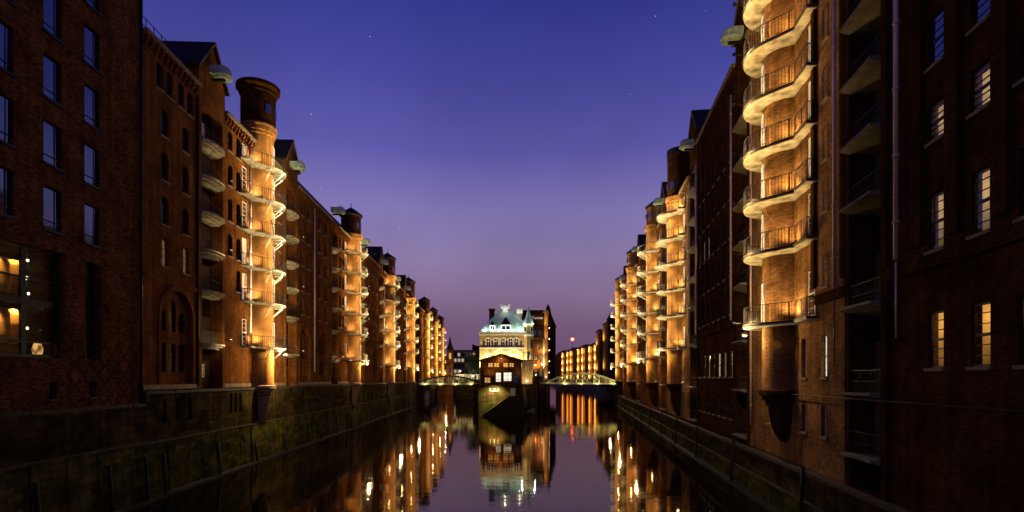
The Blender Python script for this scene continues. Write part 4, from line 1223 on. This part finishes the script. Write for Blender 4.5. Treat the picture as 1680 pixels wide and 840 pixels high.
for k in range(-9, 5, 2):                     # standing seams
    x = k + .3
    xt = -1.9 + (x + 1.9) * .26
    MB().bar((x, -.42, 22.25), (xt * .35 + x * .65, 2.1, 25.6), .05).build('seam', 'copper_pale', rf)
def dormer(x, w, z, h, peak):
    q = facade(MB(), x - w / 2, x + w / 2, z, z + h, [(x - w / 2 + .18 + k * (w - .36) / 2 + .06, x - w / 2 + .18 + (k + 1) * (w - .36) / 2 - .06, z + .35, z + h - .3, .1) for k in (0, 1)], .2, -.1)
    q.box(x - w / 2, x - w / 2 + .1, -.09, 3, z, z + h); q.box(x + w / 2 - .1, x + w / 2, -.09, 3, z, z + h)
    dd = q.build('dormer', 'white_paint', K)
    MB().box(x - w / 2 + .1, x + w / 2 - .1, .11, .14, z + .1, z + h - .1).build('pane', 'glass_dark', dd)
    A = [(x - w / 2 - .2, -.3), (x + w / 2 + .2, -.3), (x + w / 2 + .2, 2.6), (x - w / 2 - .2, 2.6)]
    q = MB()
    for k in range(4): q.face([(*A[k], z + h), (*A[(k + 1) % 4], z + h), (x, 1.1, z + h + peak)])
    q.face([(*p, z + h) for p in A[::-1]])
    q.build('dormer_roof', 'roof_slate', dd)
dormer(-5.9, 1.7, 22.5, 1.75, 1.2); dormer(-1.85, 2.9, 22.5, 1.85, 2.6)
lan = MB().box(-2.9, -1.3, 4.4, 6, 27.2, 29.6).box(-3.5, -.6, 4.3, 6.1, 29.6, 30.6).box(-3.7, -3.1, 4.2, 5.0, 30.6, 31.1).box(-1.1, -.45, 4.2, 5.0, 30.6, 31.1)
for x in (-3.4, -.8): lan.bar((x, 4.6, 31.0), (x, 4.6, 31.9), .09, 6)
lan.build('roof_lantern', 'white_paint', K)
MB().box(-7.0, -5.4, 3.2, 4.4, 24, 29.3).box(-7.15, -5.25, 3.05, 4.55, 29.0, 29.6).build('chimney', 'brick_black', K)
ch = MB().box(1.5, 3.1, 3.6, 4.8, 24, 28.2).build('chimney', 'brick_pale', K); MB().box(1.35, 3.25, 3.45, 4.95, 28.2, 29.6).build('chimney_cap', 'white_paint', ch)
TX, TY, TR = 4.95, .6, 1.5
tq = MB().lathe([(TR, 6.7), (TR, 24.5)], TX, TY, 8, R(22.5), R(382.5), smooth=False).build('turret', 'brick_pale', K)
MB().lathe([(TR, 24.2), (TR + .3, 24.4), (TR + .3, 24.7), (TR, 24.8)], TX, TY, 8, R(22.5), R(382.5), smooth=False).build('turret_cornice', 'plaster', tq)
MB().lathe([(TR, 20.9), (TR + .15, 21), (TR + .15, 21.4), (TR, 21.5)], TX, TY, 8, R(22.5), R(382.5), smooth=False).build('turret_belt', 'plaster', tq)
MB().lathe([(TR + .38, 24.7), (TR * .62, 26.6), (.12, 30.0)], TX, TY, 8, R(22.5), R(382.5), smooth=False).build('spire', 'copper_pale', tq)
MB().lathe([(.05, 29.9), (.22, 30.2), (.05, 30.5), (.06, 31.6), (.01, 31.7)], TX, TY, 8).build('finial', 'white_paint', tq)
for ang, (za, zb, w) in ((-45, (22.1, 23.6, .8)), (0, (22.1, 23.6, .8)), (0, (17.2, 20.2, .9)), (0, (12.4, 16.2, .9)), (-45, (13, 16, .7)), (45, (17.2, 20, .7)), (45, (22.1, 23.6, .8))):
    ap = TR * math.cos(R(22.5)) + .03
    w_ = window(tq, TX + ap * math.sin(R(ang)), za, w, zb - za, TY - ap * math.cos(R(ang)), 'glass_dark', 'frame_black', 'cross', sill=False, name='turret_window')
    w_.rotation_euler = (0, 0, R(ang))
YL = (1.0, .80, .40)
for x in (-9.2, -6.0, -3.8, -1.85, .6, 3.1):
    fb = MB().box(-.15, .15, -.12, .12, 0, .2).build('floodlight', 'iron', K, (x, -1.6, 11.6)); MB().box(-.13, .13, -.1, .1, .203, .22).build('lens', 'lamp_glow', fb)
    light(K, (x, -2.2, 12.0), 200, YL, .15, spot=150, aim=(x, 0, 15))
for x in (-8.2, -5.9, -3.9, -1.85, .2, 2.4):
    fb = MB().box(-.1, .1, -.08, .08, 0, .12).build('roof_light', 'iron', K, (x, -.9, 22.2))
    light(K, (x, -1.1, 22.6), 26, (.80, 1.0, .86), .1, spot=150, aim=(x, 1.5, 24.5))
for x, y, z in ((3.0, -1.6, 24.0), (6.8, -1.6, 24.2)): light(K, (x, y, z), 18, (.72, 1.0, .88), .1)
light(K, (-2.1, 2.9, 29.4), 6, (.95, 1, .9), .1); light(K, (2.3, 2.4, 28.2), 4, (.95, 1, .9), .1)
light(K, (6.6, -2.6, 8.5), 110, YL, .15, spot=140, aim=(5.2, 0, 14)); light(K, (4.6, -2.4, 13), 60, YL, .15, spot=140, aim=(4.9, 0, 19))

# ochre-lit house between turret and warehouse
oh = thing('brick_house', 'narrow orange-lit brick house between the turret and the dark warehouse', 'house', (0, 186, 0))
mb = facade(MB(), 6.9, 11.0, 6.7, 21.6, [(7.6, 8.4, 9, 11.4, .2), (9.4, 10.2, 9, 11.4, .2), (7.6, 8.4, 14, 16.4, .2), (9.4, 10.2, 14, 16.4, .2), (8.6, 9.6, 18, 20, .3)], .25); mb.build('wall', 'brick_red', oh)
for x, z, h, g in ((8, 9, 2.4, 'glass_dark'), (9.8, 9, 2.4, 'lit_dim'), (8, 14, 2.4, 'glass_dark'), (9.8, 14, 2.4, 'glass_dark'), (9.1, 18, 2, 'glass_dark')):
    window(oh, x, z, .8 if z < 18 else 1.0, h, .15, g, 'white_paint', 'cross', sill=False)
MB().box(6.92, 10.98, .25, 9, 6.7, 21.59).build('house_body', 'brick_red', oh); MB().box(6.7, 11.2, -.3, 9.2, 21.6, 22).build('roof', 'stone_trim', oh)
MB().box(10.5, 11.0, -.3, -.003, 6.7, 21.5).build('corner_pilaster', 'plaster', oh)
for x_, z_, p_ in ((7.9, 12.6, 70), (10.1, 12.9, 80), (9.8, 17.4, 40)): light(oh, (x_, -1.4, z_), p_, (1, .66, .28), .15, spot=150, aim=(x_, .5, z_ + .6))
for x in (7.9, 10.1): MB().lathe([(.01, -.2), (.2, 0), (.01, .2)], n_=8).build('globe_lamp', 'lamp_glow', oh, (x, -1.1, 12.8))

# tall dark warehouse behind
D = thing('warehouse', 'tall dark warehouse with faint lettering rising behind the little castle', 'warehouse', (0, 225, 0))
MB().prism([(2, 0), (13.3, 0), (23.0, 75), (2, 75)], 6.7, 35.6).build('wall', 'brick_black', D)
MB().prism([(1.8, -.2), (13.5, -.2), (23.3, 75.2), (1.8, 75.2)], 35.6, 36.3).build('parapet', 'brick_black', D)
for k, (t, h) in enumerate(((.02, 36), (.32, 41.5), (.42, 39), (.55, 39.5), (.7, 38.5), (.85, 38))):
    px, py = 13.3 + 9.7 * t, 75 * t
    MB().lathe([(1.5, 6.7), (1.5, 35), (1.8, 35.2), (1.8, 36.2), (.9, h - 1), (.05, h + .6)], px, py, 10, smooth=False).build('corner_tower', 'brick_tower' if k == 0 else 'brick_brown', D)
    for z in ((11, 16, 21, 26, 31) if k > 0 else (9,)):
        MB().lathe([(.01, -.22), (.22, 0), (.01, .22)], n_=6).build('globe_lamp', 'lamp_glow', D, (px + .4, py - 2.1, z))
for z in (9, 14.5, 20, 25.5, 31): light(D, (14.0, -3.0, z), 70, WARM, .2, spot=120, aim=(13.5, 0, z + 2))
for k in range(5):
    for z in (10, 14, 18, 22, 26):
        MB().box(3.2 + k * 1.9, 4.2 + k * 1.9, -.05, .02, z, z + 2).build('window', 'glass_dark', D)
tx = bpy.data.curves.new('sign_text', 'FONT'); tx.body = 'iTamax'; tx.size = 1.75; tx.extrude = .04; tx.align_x = 'CENTER'
to = bpy.data.objects.new('sign_lettering', tx); COL.objects.link(to)
dg = bpy.context.evaluated_depsgraph_get()
tm = bpy.data.meshes.new_from_object(to.evaluated_get(dg)); bpy.data.objects.remove(to)
tm.materials.clear(); tm.materials.append(M['sign_glow'])
sg = put(tm, 'sign_lettering', D, (10.2, -.3, 32.6)); sg.rotation_euler = (R(90), 0, 0)

# ------------------------------------------------------------------ bridges
def bridge(name, label, x0, x1, y, zd, rise, wid=7.0, ax0=None, ax1=None, power=26, panels=12, chord='bridge_paint', arch_mat='bridge_paint'):
    rt = thing(name, label, 'bridge', ((x0 + x1) / 2, y, 0))
    h = (x1 - x0) / 2; a0, a1 = (ax0 - (x0 + x1) / 2, ax1 - (x0 + x1) / 2) if ax0 else (-h, h)
    MB().box(-h, h, .1, wid, zd - .35, zd).build('deck', 'concrete', rt)
    c = (a0 + a1) / 2; hw = (a1 - a0) / 2
    zf = lambda x: zd + .15 + rise * (1 - ((x - c) / hw) ** 2)
    for yy in (0, wid):
        MB().box(-h, h, yy - .14, yy + .14, zd - .5, zd + .05).build('bottom_chord', chord, rt)
        q = MB(); N = 24
        for k in range(N):
            xa, xb = a0 + 2 * hw * k / N, a0 + 2 * hw * (k + 1) / N
            q.prism_y([(xa, zf(xa) - .22), (xb, zf(xb) - .22), (xb, zf(xb) + .22), (xa, zf(xa) + .22)], yy - .2, yy + .2)
        q.build('arch_chord', arch_mat, rt)
        for k in range(1, panels):
            x = a0 + 2 * hw * k / panels
            if zf(x) - zd < .45: continue
            MB().box(x - .1, x + .1, yy - .1, yy + .1, zd + .05, zf(x) - .2).build('hanger', chord, rt)
            for s in (-1, 1):
                x2 = x + s * 2 * hw / panels
                if (k + (s > 0)) % 2 == 0 or not (a0 < x2 < a1) : continue
                MB().bar((x, yy, zf(x) - .1), (x2, yy, zd + .06), .12, 4).build('brace', chord, rt)
    q = MB()
    for yy in (.45, wid - .45):
        q.bar((-h, yy, zd + 1.05), (h, yy, zd + 1.05), .04)
        for k in range(int(2 * h / .8)): q.bar((-h + k * .8, yy, zd), (-h + k * .8, yy, zd + 1.05), .025)
    q.build('railing', chord, rt)
    n_ = max(3, int(2 * h / 4.2))
    for k in range(n_):
        x = -h + 2 * h * (k + .5) / n_
        lm = MB().bar((0, .5, -.1), (0, -1.1, -.35), .04, 6).box(-.22, .22, -1.3, -.95, -.45, -.33).build('deck_lamp', 'iron', rt, (x, 0, zd - .3))
        MB().box(-.2, .2, -1.28, -.97, -.328, -.31).build('lens', 'lamp_soft', lm)
        light(rt, (x, -1.15, zd - .35), power, (1, .9, .45), .12, spot=150, aim=(x, .6, zd + 1.4))
    return rt
bridge('truss_bridge', 'yellow-green lattice arch bridge spanning to the right bank', 8.9, 33.4, 168, 6.9, 2.75, ax0=11.0, ax1=32.0, power=12)
bridge('truss_bridge', 'dark-arched lattice bridge spanning from the left bank to the island', -29.6, -10.4, 172, 6.7, 2.1, arch_mat='iron', power=11)
for x0_, x1_, ya_, yb_, nm in ((32.6, 36, 165.5, 177, 'right bank end of the right'), (-32.0, -29.0, 166, 181, 'left bank end of the left'), (8.0, 11.4, 164, 177, 'island end of the right'), (-12.0, -9.4, 170, 181, 'island end of the left')):
    ab = thing('bridge_abutment', 'stone abutment carrying the %s bridge' % nm, 'abutment')
    for k in range(4): MB().bar((x0_ + (x1_ - x0_) * (k + .5) / 4, ya_ - .5, -1), (x0_ + (x1_ - x0_) * (k + .5) / 4, ya_ - .4, 4.6 + .6 * (k % 2)), .2, 8).build('fender_post', 'timber', ab)
    MB().box(x0_, x1_, ya_, yb_, -1, 6.35).build('pier', 'quay_stone', ab); MB().box(x0_ - .1, x1_ + .1, ya_ - .1, yb_ + .1, 6.35, 6.6).build('cap_stone', 'coping', ab)

# ------------------------------------------------------------------ background, right
def far_row(name, label, p, q_, zt, towers, mat, power, r=1.7, lamps=(10, 17, 24, 31), cat='warehouse', roofh=3.0, wins=True):
    p, q_ = Vector(p), Vector(q_); d = p - q_; L = d.length
    rt = thing(name, label, cat, (q_.x, q_.y, 0), math.atan2(d.y, d.x))
    cols = [L * (k + .5) / max(3, int(L / 5.5)) for k in range(max(3, int(L / 5.5)))] if wins else []
    ops = [(c - .6, c + .6, z, z + 2, .2) for c in cols for z in (9, 14, 18.5, 23, 27.5)]
    facade(MB(), 0, L, 4, zt - 3, ops, .3).build('wall', mat, rt)
    for c in cols:
        for z in (9, 14, 18.5, 23, 27.5): window(rt, c, z, 1.2, 2, .2, 'glass_dark', 'frame_black', 'none', sill=False)
    MB().box(0.02, L - .02, .3, 14, 4, zt - 3.05).build('building_body', 'brick_black', rt)
    MB().prism([(0, -.3), (L, -.3), (L, 14), (0, 14)], zt - 3, zt - 2.6).build('cornice', mat, rt)
    k = 0; x = 0
    while x < L - 4:
        w = min(16, L - x)
        q2 = MB(); h = roofh * (1 + .3 * math.sin(k * 2.1))
        A = [(x + .1, 0), (x + w - .1, 0), (x + w - .1, 13), (x + .1, 13)]; T = [(x + 2, 2.5), (x + w - 2, 2.5), (x + w - 2, 10.5), (x + 2, 10.5)]
        for j in range(4): q2.face([(*A[j], zt - 2.6), (*A[(j + 1) % 4], zt - 2.6), (*T[(j + 1) % 4], zt - 2.6 + h), (*T[j], zt - 2.6 + h)])
        q2.face([(*t, zt - 2.6 + h) for t in T]); q2.build('roof', 'roof_slate', rt); x += w; k += 1
    for t in towers:
        MB().lathe([(r, 6.5), (r, zt - 3), (r + .3, zt - 2.9), (r + .3, zt - 2.2), (.05, zt - 1)], t * L, 0, 12).build('stair_tower', 'brick_tower', rt)
        for z in lamps: light(rt, (t * L + .6, -r - 1.5, z), power, WARM, .3, spot=150, aim=(t * L, 0, z + 1.5))
    return rt
P, Q = Vector((64.7, 422)), Vector((47.3, 592))
ts = [0.245, 0.385, 0.478, 0.656, 0.755, 0.899, 1.0]       # where each stair tower stands along the row
far_row('warehouse', 'long far warehouse row with seven lit stair towers beyond the right bridge', P, Q, 36.5, ts, 'brick_red', 420, r=1.5)
far_row('warehouse', 'dark warehouse with small turrets just beyond the right bridge', (41.0, 212), (46.5, 292), 35.5, (.04, .5), 'brick_brown', 60, r=2.0, lamps=(14, 27), roofh=2.2)  # second tower's lamps added to brighten the block
tt = thing('roof_turret', 'small pointed turret on the dark warehouse roof beyond the right bridge', 'turret', (45.2, 252, 33))
MB().lathe([(1.6, -.6), (1.6, 2.0), (1.9, 2.2), (.8, 4.0), (.06, 5.6), (.05, 7.2), (.01, 7.3)], n_=8, smooth=False).build('turret_body', 'roof_slate', tt)
ms = thing('radio_mast', 'distant mast with a glowing red beacon above the far roofs', 'mast', (66, 600, 0))
MB().bar((0, 0, 4), (0, 0, 56), .22, 6).build('mast_pole', 'iron', ms); MB().lathe([(.05, -1.6), (1.2, -1.0), (1.6, 0), (1.2, 1.0), (.05, 1.6)], n_=12).build('beacon', 'beacon_red', ms, (0, -.5, 51.5))

# ------------------------------------------------------------------ background, left
sp = thing('spired_tower', 'small square brick tower with dark spire beyond the left bridge', 'tower', (-29.6, 262, 0), R(8))
mb = facade(MB(), -1.5, 1.5, -1, 22, [(-.6, .6, 17.5, 20.5, .5), (-.5, .5, 11, 13.5, .3)], .3, -1.5); mb.build('wall', 'brick_red', sp)
MB().box(-1.49, 1.49, -1.2, 1.5, -1, 21.99).build('tower_body', 'brick_brown', sp); MB().lathe([(2.5, 22), (2.4, 22.3), (1.2, 24.6), (.06, 28.6), (.04, 30)], n_=4, a0=R(45), a1=R(405), smooth=False).build('spire', 'roof_slate', sp)
window(sp, 0, 17.5, 1.2, 3, -1.35, 'lit_warm', 'frame_black', 'cross', sill=False); window(sp, 0, 11, 1.0, 2.5, -1.35, 'glass_dark', 'frame_black', 'cross', sill=False)
light(sp, (1.2, -5, 9), 60, WARM, .2, spot=110, aim=(0, -1, 15))
gh = thing('gabled_house', 'orange-lit gable end between the last left tower and the spired tower', 'house', (-33.5, 264, 0))
mb = facade(MB(), -2.5, 2.5, -1, 17, [(-1.4, -.5, 9, 12, .2), (.5, 1.4, 9, 12, .2)], .3); mb.face([(-2.5, 0, 17), (2.5, 0, 17), (-2.5, 0, 22.5)]); mb.build('wall', 'brick_red', gh)
for x in (-.95, .95): window(gh, x, 9, .9, 3, .2, 'lit_warm', 'white_paint', 'cross', sill=False)
MB().box(-2.49, 2.49, .3, 10, -1, 16.99).build('house_body', 'brick_brown', gh); MB().prism_y([(-2.6, 22.5), (2.8, 16.8), (2.8, 17.1), (-2.6, 22.9)], -.3, 10).build('roof', 'roof_slate', gh)
light(gh, (0, -4, 8), 60, WARM, .2, spot=120, aim=(0, 0, 13))
ob = thing('office_block', 'dark modern office block with a few lit windows beyond the left bridge', 'building', (-26.3, 305, 0))
ops, lits = [], []
rnd = random.Random(4)
for i in range(6):
    for j in range(5): ops.append((-6.0 + i * 2.05, -6.0 + i * 2.05 + 1.5, 8.2 + j * 3.1, 10.2 + j * 3.1, 0))
facade(MB(), -6.5, 6.5, -1, 23.8, ops, .3).build('wall', 'concrete', ob)
for k, o_ in enumerate(ops): window(ob, (o_[0] + o_[1]) / 2, o_[2], 1.5, 2.0, .2, ('lit_pale' if rnd.random() < .28 else ('lit_blue' if rnd.random() < .08 else 'glass_dark')), 'frame_black', 'none', sill=False)
MB().box(-6.48, 6.48, .3, 12, -1, 23.79).build('block_body', 'brick_black', ob); MB().box(-6.6, 6.6, -.1, 12.2, 23.8, 24.2).build('roof', 'roof_slate', ob)
b2 = thing('dark_block', 'plain dark block with slanted roof behind the tree left of the castle', 'building', (-21, 325, 0))
MB().prism_y([(-2.6, -1), (3.5, -1), (3.5, 26.5), (-2.6, 28.3)], 0, 12).build('block_body', 'brick_black', b2)
MB().prism_y([(-2.8, 28.3), (3.7, 26.45), (3.7, 26.8), (-2.8, 28.7)], -.2, 12.2).build('roof', 'roof_slate', b2)
for z in (9, 13, 17): MB().box(-1.8, .4, -.06, -.003, z, z + 1.6).build('window', 'lit_blue' if z == 13 else 'glass_dark', b2)
pq = thing('promenade_wall', 'pale lamp-lit promenade wall behind the left bridge', 'quay wall', (0, 214, 0))
for k in range(5): MB().box(-22 + k * 2.0 + .02, -20.02 + k * 2.0, 0, 2.0, -1, 7.6).build('wall_panel', 'quay_stone', pq)
for k in range(9): MB().box(-21.9 + k * 1.14, -21.9 + k * 1.14 + .8, .3, .6, 7.85, 9.6).build('baluster', 'plaster', pq)
MB().box(-22.1, -11.8, .2, .7, 9.6, 9.85).build('hand_rail', 'plaster', pq)
MB().box(-22.1, -11.8, -.2, 2.2, 7.6, 7.85).build('cap_stone', 'coping', pq)
for x in (-20, -14.5): 
    lp = MB().bar((x, 1, 7.85), (x, 1, 11.2), .06, 6).bar((x, 1, 11.2), (x, -1, 11.3), .04, 6).build('street_lamp', 'iron', pq); MB().lathe([(.01, -.15), (.2, -.05), (.15, .1), (.01, .15)], n_=8).build('lens', 'lamp_glow', lp, (x, -1.0, 11.15))
    light(pq, (x, -1.4, 10.8), 40, (1, .82, .45), .15, spot=140, aim=(x, .6, 9.2))

# tree beside the castle
def tree(label, loc, h, rad, nleaf, seed):
    rnd = random.Random(seed)
    rt = thing('tree', label, 'tree', loc)
    tk = MB(); z0 = -.3
    pts = [(0, 0, z0), (.1, .05, h * .25), (-.1, .1, h * .5), (.05, 0, h * .8)]; rs = (.26, .2, .13, .05)
    for a, b_, r_ in zip(pts[:-1], pts[1:], rs): tk.bar(a, b_, r_, 8)
    limbs = []
    for k in range(14):
        a = rnd.uniform(0, 6.28); zz = h * rnd.uniform(.28, .7); L_ = rad * rnd.uniform(.5, .95)
        e = (L_ * math.cos(a), L_ * math.sin(a), zz + L_ * rnd.uniform(.3, .8)); tk.bar((0, 0, zz), e, .05, 5); limbs.append(e)
    tk.build('trunk', 'bark', rt)
    cr_ = MB()
    cl = limbs + [(rnd.uniform(-.4, .4) * rad, rnd.uniform(-.4, .4) * rad, h * rnd.uniform(.7, .95)) for _ in range(8)]
    for k in range(nleaf):
        c = rnd.choice(cl); s = rad * .30
        p = Vector((c[0] + rnd.gauss(0, s), c[1] + rnd.gauss(0, s), c[2] + rnd.gauss(0, s * .8)))
        t = Vector((rnd.gauss(0, 1), rnd.gauss(0, 1), rnd.gauss(0, .6))).normalized(); u = t.orthogonal().normalized(); l_ = rnd.uniform(.14, .26)
        cr_.face([p - t * l_, p + u * l_ * .45, p + t * l_, p - u * l_ * .45])
    cr_.build('crown', 'leaf', rt)
    return rt
tr = tree('green leafy tree lit from below beside the left wall of the castle', (-12.6, 186, 6.7), 9.8, 2.6, 3600, 3)
light(tr, (.6, -3.6, 1.2), 40, (.95, 1, .6), .2, spot=120, aim=(0, 0, 6));
